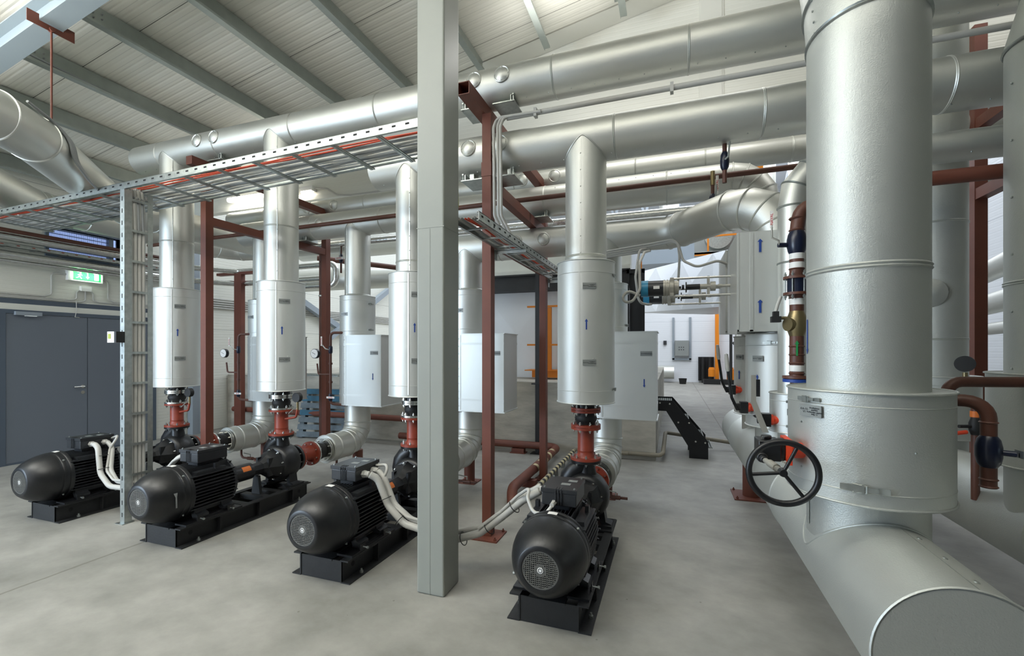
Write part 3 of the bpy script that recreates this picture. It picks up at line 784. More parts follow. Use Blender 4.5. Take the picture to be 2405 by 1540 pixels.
# ================================================================== PUMP SETS
def flange(m, c, d, r, th=.018, n=8, rb=None, bolt_=.011):
    d = V(d).normalized(); c = V(c); m.cyl(c, c+d*th, r, 32); return m
def bolts(c, d, r, n=8, L=.05, rb=.010, ph=.2):
    d = V(d).normalized(); c = V(c); u = d.orthogonal().normalized(); w2 = d.cross(u); m = MB()
    for k in range(n):
        a = ph+2*PI*k/n; p = c+(u*math.cos(a)+w2*math.sin(a))*r
        m.begin(); m.bolt(p+d*L/2, d, rb, .012); m.bolt(p-d*L/2, -d, rb, .012); m.cyl(p-d*L/2, p+d*L/2, rb*.55, 8); m.end()
    return m
PL = ['black pump set standing farthest left behind the vertical cable ladder', 'black pump set on the open floor, second from the left, with a scratched fan cowl',
      'black pump set just left of the grey column', 'black pump set nearest the camera, right of the red frame']
def pump(x):
    X0, Y0, AX = x, 2.53, .40
    r = thing('pump_set', PL[0], 'pump', (X0, Y0, 0), 'pump sets in a row')
    def W(px, py, pz): return (X0+px, Y0+py, pz)
    # base frame: two channels, end plate, cross members, pads
    m = MB()
    for s_ in (-1, 1):
        def bx(a, b, y0, y1, z0, z1): m.box(X0+min(s_*a, s_*b), X0+max(s_*a, s_*b), Y0+y0, Y0+y1, z0, z1)
        bx(.175, .25, 0, 1.39, 0, .008); bx(.170, .18, .0, 1.39, .008, .148); bx(.17, .235, 0, 1.39, .148, .158)
        for yy in (.35, .75, 1.15): bx(.175, .225, yy, yy+.008, .01, .148)
    m.box(X0-.18, X0+.18, Y0+.004, Y0+.012, .003, .150); m.box(X0-.18, X0+.18, Y0+1.37, Y0+1.378, .003, .150)
    m.box(X0-.12, X0+.10, Y0-.0, Y0+.10, .140, .152)
    for yy in (.62, .86, 1.02, 1.26): m.box(X0-.175, X0+.175, Y0+yy, Y0+yy+.07, .10, .15)
    m.build('base_frame', 'black_dusty', r, smooth=False)
    m = MB()
    for s_ in (-1, 1):
        for yy in (.12, 1.28): m.cyl(W(s_*.1795, yy, .085), W(s_*.1812, yy, .085), .018, 20)
    build_each(m, 'rail_hole', 'dark', r)
    m = MB()
    for s_ in (-1, 1):
        for y0, y1 in ((.05, .56), (1.08, 1.36)):
            m.box(X0+s_*.165-.065, X0+s_*.165+.065, Y0+y0, Y0+y1, .158, .172)
        m.box(X0+s_*.168-.035, X0+s_*.168+.035, Y0+.17, Y0+.50, .172, .186)
    build_each(m, 'mounting_pad', 'black', r, smooth=False)
    m = MB()
    for s_ in (-1, 1):
        for yy in (.16, 1.24): m.bolt(W(s_*.222, yy, .008), (0, 0, 1), .014, .016)
        for yy in (.20, .47):
            m.bolt(W(s_*.165, yy, .21), (0, 0, 1), .012, .012)
            m.begin(); m.cyl(W(s_*.215, yy-.03, .190), W(s_*.27, yy-.03, .190), .005, 8); m.cyl(W(s_*.26, yy-.03, .190), W(s_*.272, yy-.03, .190), .010, 6); m.cyl(W(s_*.215, yy-.03, .190), W(s_*.225, yy-.03, .190), .012, 6); m.end()
    build_each(m, 'fixing_bolt', 'zinc', r)
    m = MB()
    for s_ in (-1, 1):
        for yy in (.20, .47): m.box(X0+s_*.225-.004, X0+s_*.225+.004, Y0+yy-.055, Y0+yy-.005, .158, .215)
    build_each(m, 'jacking_lug', 'black', r, smooth=False)
    # motor
    mo = MB().lathe([(.10, 0), (.10, .17), (.54, .17), (.54, 0)], (X0, Y0, AX), (0, 1, 0), 40)
    for s_ in (-1, 1):
        for k in range(11):
            z = -.135+k*.027; xi = math.sqrt(max(0, .168**2-z*z))-.01; xo = .215-.02*abs(z)/.135
            mo.box(X0+min(s_*xi, s_*xo), X0+max(s_*xi, s_*xo), Y0+.12, Y0+.51, AX+z-.003, AX+z+.003)
    for k in range(9):
        xx = -.105+k*.026; zi = math.sqrt(.168**2-xx*xx)-.01
        mo.box(X0+xx-.003, X0+xx+.003, Y0+.12, Y0+.51, AX+zi, AX+.195); mo.box(X0+xx-.003, X0+xx+.003, Y0+.14, Y0+.50, AX-.195, AX-zi)
    for s_ in (-1, 1):                     # cast lugs by the terminal box
        mo.box(X0+s_*.15-.03, X0+s_*.15+.03, Y0+.17, Y0+.44, AX+.125, AX+.165); mo.box(X0+s_*.165-.012, X0+s_*.165+.012, Y0+.34, Y0+.38, AX+.15, AX+.205)
    body = mo.build('motor_housing', 'motor', r, angle=30)
    m = MB()
    for s_ in (-1, 1):
        M = Matrix.Identity(4)
        poly = [(X0+s_*.11, .27), (X0+s_*.145, .19), (X0+s_*.205, .19), (X0+s_*.205, .212), (X0+s_*.175, .225), (X0+s_*.155, .30)]
        for y0, y1 in ((.16, .26), (.40, .50)):
            n = len(poly); vs = [(px, Y0+y0, pz) for px, pz in poly]+[(px, Y0+y1, pz) for px, pz in poly]
            m.add(vs, [tuple(range(n)), tuple(range(n, 2*n))]+[(i, (i+1) % n, n+(i+1) % n, n+i) for i in range(n)])
        m.box(X0+s_*.15-.012, X0+s_*.15+.012, Y0+.26, Y0+.40, .225, .285)
    build_each(m, 'motor_foot', 'motor', body, smooth=False)
    m = MB().lathe([(.50, .17), (.51, .205), (.535, .205), (.545, .16), (.56, .12), (.56, 0)], (X0, Y0, AX), (0, 1, 0), 40)
    for k in range(20):
        a = 2*PI*k/20; M = Matrix.Translation((X0, Y0, AX)) @ Matrix.Rotation(a, 4, 'Y')
        m.box(.15, .225, .515, .53, -.003, .003, M)
    m.build('end_shield', 'motor', body)
    # fan cowl: flat front ring, domed shoulder, rolled grooves
    pr = [(-.160, .104), (-.166, .106), (-.166, .127), (-.161, .134), (-.145, .150), (-.12, .170), (-.085, .190), (-.045, .206), (-.005, .217), (.03, .223), (.05, .2245), (.055, .221), (.06, .2245), (.10, .2255), (.105, .222), (.11, .2262), (.135, .2265), (.135, .20)]
    cw = MB().lathe(pr, (X0, Y0, AX), (0, 1, 0), 64).build('fan_cowl', 'black', r, angle=50)
    m = MB()
    for k in range(-9, 10):
        q = k*.0110; h_ = math.sqrt(max(0, .103**2-q*q))
        if h_ > .01:
            m.box(X0+q-.0017, X0+q+.0017, Y0-.163, Y0-.159, AX-h_, AX+h_); m.box(X0-h_, X0+h_, Y0-.1635, Y0-.1595, AX+q-.0017, AX+q+.0017)
    m.lathe([(-.162, .096), (-.162, .107), (-.156, .107), (-.156, .096)], (X0, Y0, AX), (0, 1, 0), 40)
    m.lathe([(-.162, .020), (-.162, .034), (-.158, .034), (-.158, .020)], (X0, Y0, AX), (0, 1, 0), 24)
    m.build('fan_grille', 'grille', cw, smooth=False)
    m = MB().cyl(W(0, -.10, AX), W(0, -.09, AX), .115, 32); m.build('cowl_inside', 'dark', cw)
    m = MB()
    for k in range(7):
        M = Matrix.Translation((X0, Y0-.12, AX)) @ Matrix.Rotation(2*PI*k/7, 4, 'Y')
        m.box(.02, .11, -.02, .02, -.002, .002, M)
    m.cyl(W(0, -.15, AX), W(0, -.10, AX), .035, 20); m.build('fan', 'zinc', cw)
    MB().cyl(W(0, -.164, AX), W(0, -.161, AX), .017, 24).build('hub_badge', 'white', cw)
    m = MB(); m.torus(W(0, -.1645, AX), (0, 1, 0), .0105, .0016, 24, 6); m.build('badge_mark', 'ink', cw)
    m = MB()
    for a in (PI*.25, PI*.75, PI*1.25, PI*1.75):
        n_ = V((math.cos(a), 0, math.sin(a))); m.bolt(V(W(0, .075, AX))+n_*.224, n_, .009, .006)
    build_each(m, 'cowl_screw', 'zinc', cw)
    M = Matrix.Translation((X0, Y0+.05, AX))
    m = MB()
    for k in range(5):
        a0 = PI/2+.10-k*.05; a1 = a0-.05
        m.add([(X0+.2275*math.cos(a0), Y0+.07, AX+.2275*math.sin(a0)), (X0+.2275*math.cos(a1), Y0+.07, AX+.2275*math.sin(a1)), (X0+.2285*math.cos(a1), Y0+.11, AX+.2285*math.sin(a1)), (X0+.2285*math.cos(a0), Y0+.11, AX+.2285*math.sin(a0))], [(0, 1, 2, 3)])
    m.build('rating_sticker', 'white', cw)
    # terminal box
    tb = MB().box(X0-.10, X0+.12, Y0+.225, Y0+.50, .625, .705); tb.box(X0-.05, X0+.07, Y0+.26, Y0+.46, .57, .63)
    o = tb.build('terminal_box', 'motor', r, smooth=False); bv = o.modifiers.new('edge', 'BEVEL'); bv.width = .006; bv.segments = 2
    m = MB().box(X0-.105, X0+.125, Y0+.22, Y0+.505, .706, .732)
    for k in range(3): m.box(X0-.012+k*.018, X0-.006+k*.018, Y0+.214, Y0+.22, .632, .726); m.box(X0-.012+k*.018, X0-.006+k*.018, Y0+.215, Y0+.26, .732, .735)
    lid = m.build('lid', 'motor', o, smooth=False); bv = lid.modifiers.new('edge', 'BEVEL'); bv.width = .006; bv.segments = 2
    build_each(MB().box(X0+.03, X0+.09, Y0+.40, Y0+.44, .732, .7335).box(X0-.0, X0+.06, Y0+.32, Y0+.36, .732, .7335), 'lid_label', 'tag', o, smooth=False)
    m = MB()
    for sx in (-.085, .105):
        for sy in (.24, .485): m.bolt(W(sx, sy, .732), (0, 0, 1), .007, .005)
    build_each(m, 'lid_screw', 'zinc', o)
    # coupling guard, bearing bracket
    m = MB().lathe([(.56, .0), (.56, .080), (.83, .080), (.835, .074), (.835, 0)], (X0, Y0, AX), (0, 1, 0), 32)
    g = m.build('coupling_guard', 'black', r)
    m = MB(); a0 = PI*.30
    for k in range(4):
        a = a0-k*.16; b_ = a-.16
        m.add([(X0+.0812*math.cos(a), Y0+.70, AX+.0812*math.sin(a)), (X0+.0812*math.cos(b_), Y0+.70, AX+.0812*math.sin(b_)), (X0+.0812*math.cos(b_), Y0+.79, AX+.0812*math.sin(b_)), (X0+.0812*math.cos(a), Y0+.79, AX+.0812*math.sin(a))], [(0, 1, 2, 3)])
    m.build('warning_sticker', 'tag_orange', g)
    m = MB().lathe([(.83, 0), (.83, .058), (.95, .062), (.98, .085), (1.02, .11), (1.05, .14), (1.10, .16), (1.13, .165)], (X0, Y0, AX), (0, 1, 0), 8)
    for s_ in (-1, 1): m.box(X0+s_*.075-.012, X0+s_*.075+.012, Y0+.98, Y0+1.12, AX-.09, AX+.09)
    m.build('bearing_bracket', 'black', r, angle=25)
    m = MB(); poly = [(-.055, .152), (.055, .152), (.03, .33), (-.03, .33)]
    vs = [(X0+px, Y0+.90, pz) for px, pz in poly]+[(X0+px, Y0+.93, pz) for px, pz in poly]
    m.add(vs, [(0, 1, 2, 3), (4, 5, 6, 7)]+[(i, (i+1) % 4, 4+(i+1) % 4, 4+i) for i in range(4)])
    m.build('guard_support', 'black_dusty', r, smooth=False)
    # volute with swan neck to the discharge flange
    m = MB().lathe([(1.10, .0), (1.105, .15), (1.12, .178), (1.16, .192), (1.22, .197), (1.27, .192), (1.31, .178), (1.325, .13), (1.345, .10), (1.39, .085), (1.39, 0)], (X0, Y0, AX), (0, 1, 0), 44)
    npts = [W(-.135, 1.22, .40), W(-.145, 1.22, .47), W(-.13, 1.22, .54), W(-.09, 1.22, .595), W(-.035, 1.22, .635), W(-.005, 1.22, .665), W(0, 1.22, .70)]
    m.sweep(npts, .07, 24, rs=[.075, .082, .083, .08, .072, .064, .062]); m.sweep([W(.0, 1.22, .40), W(0.02, 1.22, .55), W(0, 1.22, .70)], .05, 20, rs=[.09, .075, .06])
    vol = m.build('volute', 'black', r, angle=50)
    m = MB(); m.cyl(W(0, 1.22, .672), W(0, 1.22, .692), .125, 36); m.cyl(W(0, 1.385, AX), W(0, 1.41, AX), .14, 36)
    build_each(m, 'flange', 'black', vol)
    m = MB()
    for k in range(8):
        a = 2*PI*k/8+.2; m.bolt(W(.150*math.cos(a), 1.10, AX+.150*math.sin(a)), (0, -1, 0), .011, .012)
    build_each(m, 'cover_bolt', 'bright', vol)
    m = MB()
    for s_ in (-1, 1):
        poly = [(s_*.09, .30), (s_*.135, .19), (s_*.215, .172), (s_*.215, .19), (s_*.17, .205), (s_*.15, .34)]
        vs = [(X0+px, Y0+1.17, pz) for px, pz in poly]+[(X0+px, Y0+1.27, pz) for px, pz in poly]; n = 6
        m.add(vs, [tuple(range(n)), tuple(range(n, 2*n))]+[(i, (i+1) % n, n+(i+1) % n, n+i) for i in range(n)])
        m.box(X0+s_*.165-.055, X0+s_*.165+.055, Y0+1.13, Y0+1.31, .172, .188)
    build_each(m, 'pump_foot', 'black', vol, smooth=False)
    return r
p0 = pump(PXS[0])
pumps = [p0]
for i in (1, 2, 3):
    q = dup(p0, PXS[i]-PXS[0]); q['label'] = PL[i]; pumps.append(q)
# scratch on the second cowl
m = MB().add([(.2275*math.cos(a)+PXS[1], 2.50+dy, .40+.2235*math.sin(a)) for a, dy in ((.1, 0), (.1, .012), (-.3, .02), (-.3, .008), (.25, -.01), (.25, .02))], [(0, 1, 2, 3), (4, 5, 1, 0)])
m.build('scratch', 'cable_dark', pumps[1])

# discharge spools between pump and jacket
def spool(x, lab, redtop=False):
    t = thing('discharge_spool', lab, 'pipe spool', (x, YR, .692), 'red discharge spools above the pumps')
    m = MB(); c = (x, YR)
    m.cyl((x, YR, .693), (x, YR, .713), .125, 36); m.lathe([(0, .085), (.03, .067), (.05, .067), (.055, .069), (.06, .067), (.235, .067)], (x, YR, .713), (0, 0, 1), 32); m.cyl((x, YR, .945), (x, YR, .965), .122, 36)
    m.build('spool_pipe', 'red_bright', t)
    m = MB().cyl((x, YR, .967), (x, YR, .985), .122, 36).cyl((x, YR, 1.085), (x, YR, 1.103), .122, 36)
    fl = build_each(m, 'loose_flange', 'red_bright' if redtop else 'bright', t)
    m = MB().lathe([(0, .065), (0, .078), (.015, .078), (.028, .086), (.05, .092), (.072, .086), (.085, .078), (.1, .078), (.1, .065)], (x, YR, .985), (0, 0, 1), 36)
    m.build('rubber_bellows', 'rubber', t)
    m = MB().cyl((x, YR, 1.106), (x, YR, 1.124), .122, 36); m.build('upper_flange', 'red_bright' if redtop else 'bright', t)
    m = MB().cyl((x, YR, 1.124), (x, YR, 1.175), .085, 32); m.build('valve_neck', 'black', t)
    MB_ = bolts((x, YR, .694), (0, 0, 1), .103, 8, .046); build_each(MB_, 'bolt', 'zinc', t)
    build_each(bolts((x, YR, .966), (0, 0, 1), .103, 8, .045, ph=.5), 'bolt', 'bright', t); build_each(bolts((x, YR, 1.105), (0, 0, 1), .103, 8, .042, ph=.2), 'bolt', 'bright', t)
    return t
SL = ['red flanged spool with rubber bellows over the farthest left pump', 'red flanged spool with rubber bellows over the second pump from the left', 'red flanged spool with bellows just left of the grey column', 'red flanged spool with all red flanges over the nearest pump']
for i, x in enumerate(PXS):
    t = spool(x, SL[i], i == 3)
    if i < 2:
        m = MB().sweep(bend([(x+.05, YR-.01, .86), (x+.22, YR-.02, .89), (x+.24, YR-.02, .98)], .03, 4), .012, 10); tp_ = m.build('tapping', 'red_bright', t)
        m = MB().cyl((x+.24, YR-.02, .97), (x+.24, YR-.02, 1.05), .012, 10); m.build('cock', 'brass', tp_)
        g = MB().cyl((x+.24, YR-.045, 1.10), (x+.24, YR-.0, 1.10), .05, 28).build('gauge', 'rubber', t)
        MB().sweep([(x+.24, YR-.03, 1.0), (x+.20, YR-.05, .97), (x+.16, YR-.06, .93)], .005, 6).build('cock_lever', 'zinc', tp_)
# suction spools
QL = ['red suction spool behind the farthest left pump', 'red suction spool and bellows behind the second pump', 'suction spool behind the third pump, hidden by the column', 'red suction flange and bellows behind the nearest pump']
for i, x in enumerate(PXS):
    t = thing('suction_spool', QL[i], 'pipe spool', (x, 3.95, .4), 'red suction spools behind the pumps')
    A = .40
    m = MB().cyl((x, 3.943, A), (x, 3.963, A), .14, 36); m.lathe([(0, .095), (.03, .075), (.16, .075), (.19, .095)], (x, 3.963, A), (0, 1, 0), 32); m.cyl((x, 4.150, A), (x, 4.172, A), .138, 36)
    m.build('spool_pipe', 'red_bright', t)
    m = MB().cyl((x, 4.175, A), (x, 4.193, A), .138, 36).cyl((x, 4.345, A), (x, 4.363, A), .138, 36).cyl((x, 4.37, A), (x, 4.39, A), .138, 36); build_each(m, 'loose_flange', 'bright', t)
    m = MB().lathe([(0, .09), (.03, .097), (.075, .104), (.12, .097), (.15, .09)], (x, 4.193, A), (0, 1, 0), 36); m.build('rubber_bellows', 'rubber', t)
    MB().cyl((x, 4.39, A), (x, 4.46, A), .08, 28).build('pipe_end', 'red_bright', t)
    build_each(bolts((x, 3.942, A), (0, 1, 0), .118, 8, .05, ph=.3), 'bolt', 'bright', t); build_each(bolts((x, 4.173, A), (0, 1, 0), .116, 8, .05, ph=.3), 'bolt', 'bright', t); build_each(bolts((x, 4.367, A), (0, 1, 0), .116, 8, .05, ph=.3), 'bolt', 'bright', t)

# flexible conduits of the motors
def conduit(pts, r, lab, grp=None, R=.12, ribs=True, m_='cable'):
    P = bend(pts, R, 7)
    Q = []
    for i in range(len(P)-1):
        n = max(1, int((P[i+1]-P[i]).length/.03))
        for k in range(n): Q.append(P[i].lerp(P[i+1], k/n))
    Q.append(P[-1])
    if ribs:
        F = []
        for i in range(len(Q)-1):
            n = max(1, int((Q[i+1]-Q[i]).length/.006))
            for k in range(n): F.append(Q[i].lerp(Q[i+1], k/n))
        F.append(Q[-1]); rs = [r*(1.0 if i % 2 else .93) for i in range(len(F))]
        m = MB().sweep(F, r, 14, rs=rs)
    else: m = MB().sweep(Q, r, 12)
    o = m.build('flexible_conduit', m_, smooth=True, angle=80); tag(o, lab, 'conduit', grp); return o
def tie(o, p, d, r): m = MB().torus(p, d, r, .003, 20, 6); return m.build('cable_tie', 'rubber', o)
def gland(m, p, d, r=.022):
    d = V(d).normalized(); p = V(p); m.begin(); m.cyl(p, p+d*.022, r*1.25, 6); m.cyl(p+d*.022, p+d*.045, r*1.1, 6); m.cyl(p+d*.045, p+d*.06, r, 16); return m.end()
for i, x in enumerate(PXS):
    m = MB()
    if i == 3: gland(m, (x-.10, 2.93, .665), (-1, -.1, 0)); gland(m, (x-.02, 2.755, .645), (0, -1, 0), .014)
    elif i == 1: gland(m, (x-.10, 2.90, .66), (-1, 0, 0)); gland(m, (x-.10, 2.84, .66), (-1, 0, 0), .016)
    else: gland(m, (x+.12, 2.84, .665), (1, 0, 0)); gland(m, (x+.12, 2.95, .665), (1, 0, 0))
    build_each(m, 'cable_gland', 'cable', pumps[i])
x = PXS[0]
o = conduit([(x+.18, 2.84, .665), (x+.25, 2.83, .64), (x+.34, 2.80, .40), (x+.50, 2.79, .295), (-4.76, 2.80, .30)], .024, 'thick ribbed conduit from the farthest left motor to the cable ladder', R=.14)
tie(o, (x+.275, 2.85, .56), (.2, 0, -1), .045); tie(o, (x+.33, 2.83, .44), (.3, 0, -1), .045)
conduit([(x+.18, 2.95, .665), (x+.27, 2.94, .62), (x+.37, 2.87, .42), (x+.52, 2.84, .33), (-4.76, 2.84, .33)], .020, 'second ribbed conduit from the farthest left motor to the cable ladder', R=.14)
conduit([(x+.12, 3.02, .69), (x+.30, 2.98, .74), (x+.27, 2.92, .62), (x+.36, 2.84, .42), (x+.50, 2.82, .35), (-4.76, 2.82, .36)], .011, 'thin smooth cable looping above the farthest left terminal box', R=.08, ribs=False)
x = PXS[1]
conduit([(x-.16, 2.90, .66), (x-.30, 2.88, .62), (x-.44, 2.85, .48), (x-.62, 2.86, .30), (x-.79, 2.86, .22)], .020, 'ribbed conduit from the left side of the second motor to the cable ladder')
conduit([(x-.16, 2.84, .66), (x-.28, 2.82, .60), (x-.46, 2.82, .42), (x-.79, 2.82, .26)], .013, 'thin conduit from the left side of the second motor', ribs=False)
x = PXS[2]
o = conduit([(x+.18, 2.84, .665), (x+.23, 2.87, .63), (x+.32, 2.87, .44), (x+.46, 2.87, .32), (-1.50, 2.87, .27), (-1.47, 2.87, .60)], .027, 'thick ribbed conduit from the third motor running behind the column', R=.14)
tie(o, (-2.02, 2.87, .49), (.4, 0, -1), .045); tie(o, (-1.89, 2.87, .34), (1, 0, -.7), .045)
conduit([(x+.18, 2.95, .665), (x+.25, 2.93, .62), (x+.35, 2.91, .44), (x+.50, 2.90, .35), (-1.54, 2.90, .31), (-1.54, 2.90, .62)], .021, 'second ribbed conduit from the third motor running behind the column', R=.14)
conduit([(x+.12, 3.0, .69), (x+.27, 2.96, .72), (x+.24, 2.92, .61), (x+.34, 2.90, .44), (x+.48, 2.88, .37), (-1.58, 2.89, .34)], .011, 'thin smooth cable looping beside the third terminal box', R=.07, ribs=False)
x = PXS[3]
o = conduit([(x-.16, 2.92, .655), (x-.28, 2.90, .58), (x-.42, 2.88, .46), (x-.58, 2.88, .33), (x-.76, 2.87, .265), (-1.49, 2.87, .24), (-1.52, 2.87, .6)], .027, 'thick ribbed conduit from the nearest motor to behind the column', R=.16)
tie(o, (x-.33, 2.89, .54), (1, 0, .9), .045); tie(o, (x-.51, 2.88, .375), (1, 0, .9), .045); tie(o, (x-.70, 2.87, .28), (1, 0, .4), .045)
conduit([(x-.16, 2.95, .68), (x-.28, 2.94, .61), (x-.42, 2.92, .49), (x-.58, 2.92, .36), (x-.76, 2.91, .30), (-1.46, 2.91, .28), (-1.48, 2.91, .6)], .019, 'second ribbed conduit from the nearest motor to behind the column', R=.16)
conduit([(x-.02, 2.69, .64), (x-.05, 2.66, .60), (x-.14, 2.70, .585), (x-.19, 2.74, .66), (x-.20, 2.82, .70), (x-.30, 2.89, .62), (x-.42, 2.87, .50), (x-.58, 2.86, .37)], .011, 'thin white cable looping in front of the nearest terminal box', R=.06, ribs=False)

# ================================================================== RED SUPPORT FRAMES
def rhs(m, x0, x1, y0, y1, z0, z1): return m.box(x0, x1, y0, y1, z0, z1)
def hollow(m, x0, x1, y0, y1, z0, z1, t=.006):
    m.box(x0, x1, y0, y1, z0, z0+t); m.box(x0, x1, y0, y1, z1-t, z1); m.box(x0, x0+t, y0, y1, z0+t, z1-t); m.box(x1-t, x1, y0, y1, z0+t, z1-t); return m
def footplate(m, x, y, s_=.10, th=.012):
    m.box(x-s_, x+s_, y-s_, y+s_, 0, th)
    for a in (-1, 1):
        for b in (-1, 1): m.bolt((x+a*s_*.8, y+b*s_*.8, th), (0, 0, 1), .012, .014)
    return m
def shoe(parent, x, y, z, s_=1):
    """galvanised pipe saddle: slotted plate and clamp stud"""
    m = MB().box(x-.10, x+.10, y-.13, y+.13, z, z+.008); m.box(x+.06*s_, x+.068*s_, y-.12, y+.12, z+.008, z+.06) if s_ > 0 else m.box(x-.068, x-.06, y-.12, y+.12, z+.008, z+.06)
    m.cyl((x+.085*s_, y-.11, z), (x+.085*s_, y-.11, z+.07), .008, 8); m.cyl((x+.085*s_, y-.11, z+.055), (x+.085*s_, y-.11, z+.068), .014, 6)
    m.box(x+.03*s_-.02, x+.03*s_+.02, y-.05, y+.05, z+.008, z+.11)
    return m.build('pipe_shoe', 'zinc', parent, smooth=False)
f1 = thing('pipe_support_frame', 'tall red steel frame with an open ended top beam right of the grey column', 'frame', (-1.49, 4.5, 0), 'red pipe support frames')
hollow(MB(), -1.60, -1.50, 3.235, 5.44, 3.615, 3.715).build('top_beam', 'red_oxide', f1, smooth=False)
MB().box(-1.53, -1.45, 3.56, 3.65, .012, 3.615).build('post', 'red_oxide', f1, smooth=False)
MB().box(-1.535, -1.445, 3.555, 3.655, 3.08, 3.20).build('splice', 'red_oxide', f1, smooth=False)
MB().box(-1.535, -1.455, 5.35, 5.44, .012, 3.615).build('post', 'red_oxide', f1, smooth=False)
MB().box(-1.53, -1.45, 3.65, 5.35, 2.985, 3.085).build('cross_beam', 'red_oxide', f1, smooth=False)
MB().box(-1.53, -1.45, 3.65, 5.35, 2.515, 2.60).build('cross_beam', 'red_oxide', f1, smooth=False)
footplate(MB(), -1.49, 3.60, .125).build('foot_plate', 'red_oxide', f1, smooth=False)
footplate(MB(), -1.49, 5.40, .10).build('foot_plate', 'red_oxide', f1, smooth=False)
for (y, z) in ((3.75, 3.716), (3.75, 3.087)):
    shoe(f1, -1.36, y, z, 1); shoe(f1, -1.66, y, z, -1)
shoe(f1, -1.40, 5.0, 3.087)
f2 = thing('pipe_support_frame', 'tall red steel frame between the two leftmost discharge risers', 'frame', (-4.92, 4.5, 0), 'red pipe support frames')
MB().box(-4.975, -4.885, 3.45, 5.50, 3.61, 3.70).build('top_beam', 'red_oxide', f2, smooth=False)
MB().box(-4.96, -4.88, 3.60, 3.69, .012, 3.61).build('post', 'red_oxide', f2, smooth=False)
MB().box(-4.90, -4.815, 5.38, 5.47, .012, 3.61).build('post', 'red_oxide', f2, smooth=False)
bar(MB(), (-4.92, 3.69, 3.045), (-4.86, 5.38, 3.045), .08, .09).build('cross_beam', 'red_oxide', f2, smooth=False)
footplate(MB(), -4.92, 3.645, .11).build('foot_plate', 'red_oxide', f2, smooth=False); footplate(MB(), -4.86, 5.425, .10).build('foot_plate', 'red_oxide', f2, smooth=False)
shoe(f2, -4.80, 5.0, 3.09); shoe(f2, -4.78, 3.75, 3.702)
o = MB().cyl((-4.97, 5.47, 0), (-4.97, 5.47, 3.1), .042, 20).build('down_pipe', 'brown_pipe'); tag(o, 'round brown pipe standing beside the rear post of the left red frame', 'pipe')
MB().cyl((-4.97, 5.47, 2.40), (-4.97, 5.47, 2.42), .048, 20).build('pipe_clamp', 'zinc', o)
f4 = thing('pipe_support_frame', 'short red T shaped stand against the plinth at the far left', 'frame', (-7.89, 6.5, 0), 'red pipe support frames')
MB().box(-7.98, -7.80, 6.45, 6.54, .0, 3.05).build('post', 'red_oxide', f4, smooth=False); MB().box(-8.45, -7.45, 6.45, 6.54, 3.05, 3.10).build('top_beam', 'red_oxide', f4, smooth=False)
f3 = thing('pipe_support_frame', 'tall red steel post and arms at the right edge between the big pipes', 'frame', (2.68, 5.4, 0), 'red pipe support frames')
MB().box(2.635, 2.73, 5.36, 5.45, .012, 4.6).build('post', 'red_oxide', f3, smooth=False)
for z0, z1 in ((3.63, 3.73), (2.985, 3.085)):
    MB().box(2.64, 2.73, 3.3, 5.36, z0, z1).build('cross_beam', 'red_oxide', f3, smooth=False)
MB().box(2.635, 2.725, 3.55, 3.64, .012, 3.63).build('post', 'red_oxide', f3, smooth=False)
footplate(MB(), 2.68, 5.4, .11).build('foot_plate', 'red_oxide', f3, smooth=False); footplate(MB(), 2.68, 3.59, .11).build('foot_plate', 'red_oxide', f3, smooth=False)
shoe(f3, 2.80, 3.75, 3.087)
# black posts of the casing support
o = MB().box(-1.99, -1.93, 6.70, 6.76, 0, 2.9).box(-2.04, -1.86, 6.66, 6.80, 1.065, 1.085).box(-2.05, -1.86, 6.62, 6.80, 0, .012).build('black_post', 'black', smooth=False); tag(o, 'slender black post in front of the concrete plinth', 'post')

# ================================================================== CABLE LADDERS
def ladder_rail(m, p, q, h=.06, out=1, up=(0, 0, 1), th=.004, lip=.018, side=None):
    p = V(p); q = V(q); d = (q-p).normalized(); up = V(up); s_ = d.cross(up).normalized()*out
    for (a0, a1, b0, b1) in ((0, th, 0, h), (0, lip, 0, th), (0, lip, h-th, h)):
        vs = []
        for e in (p, q):
            for (a, b) in ((a0, b0), (a1, b0), (a1, b1), (a0, b1)): vs.append(e-s_*a+up*b)
        m.add(vs, [(0, 1, 2, 3), (7, 6, 5, 4), (0, 4, 5, 1), (1, 5, 6, 2), (2, 6, 7, 3), (3, 7, 4, 0)])
    return m
def slots(p, q, parent, h=.06, out=1, step=.11, up=(0, 0, 1), m_='dark'):
    p = V(p); q = V(q); L = (q-p).length; d = (q-p).normalized(); up = V(up); s_ = d.cross(up).normalized()*out; m = MB()
    n = int(L/step)
    for k in range(n):
        a = p+d*(k*step+.04); b = a+d*.032
        m.add([a+s_*.0012+up*(h*.5), b+s_*.0012+up*(h*.5), b+s_*.0012+up*(h*.72), a+s_*.0012+up*(h*.72)], [(0, 1, 2, 3)])
    return m.build('slot_row', m_, parent, smooth=False)
def zl(x): return 3.055+(x+6.73)*.016
L1 = thing('cable_ladder', 'long galvanised cable ladder carrying cables from the left edge to the grey column', 'cable ladder', (-4.2, 3.0, 3.06))
pn0, pn1 = V((-7.4, 2.76, zl(-7.4))), V((-1.62, 2.72, zl(-1.62)))
pf0, pf1 = V((-7.4, 3.38, zl(-7.4)+.02)), V((-1.62, 3.20, 3.155))
rn = ladder_rail(MB(), pn0, pn1, .062, 1).build('side_rail', 'zinc', L1, smooth=False); slots(pn0, pn1, rn, .062, 1)
rf = ladder_rail(MB(), pf0, pf1, .06, -1).build('side_rail', 'zinc', L1, smooth=False)
rg = []
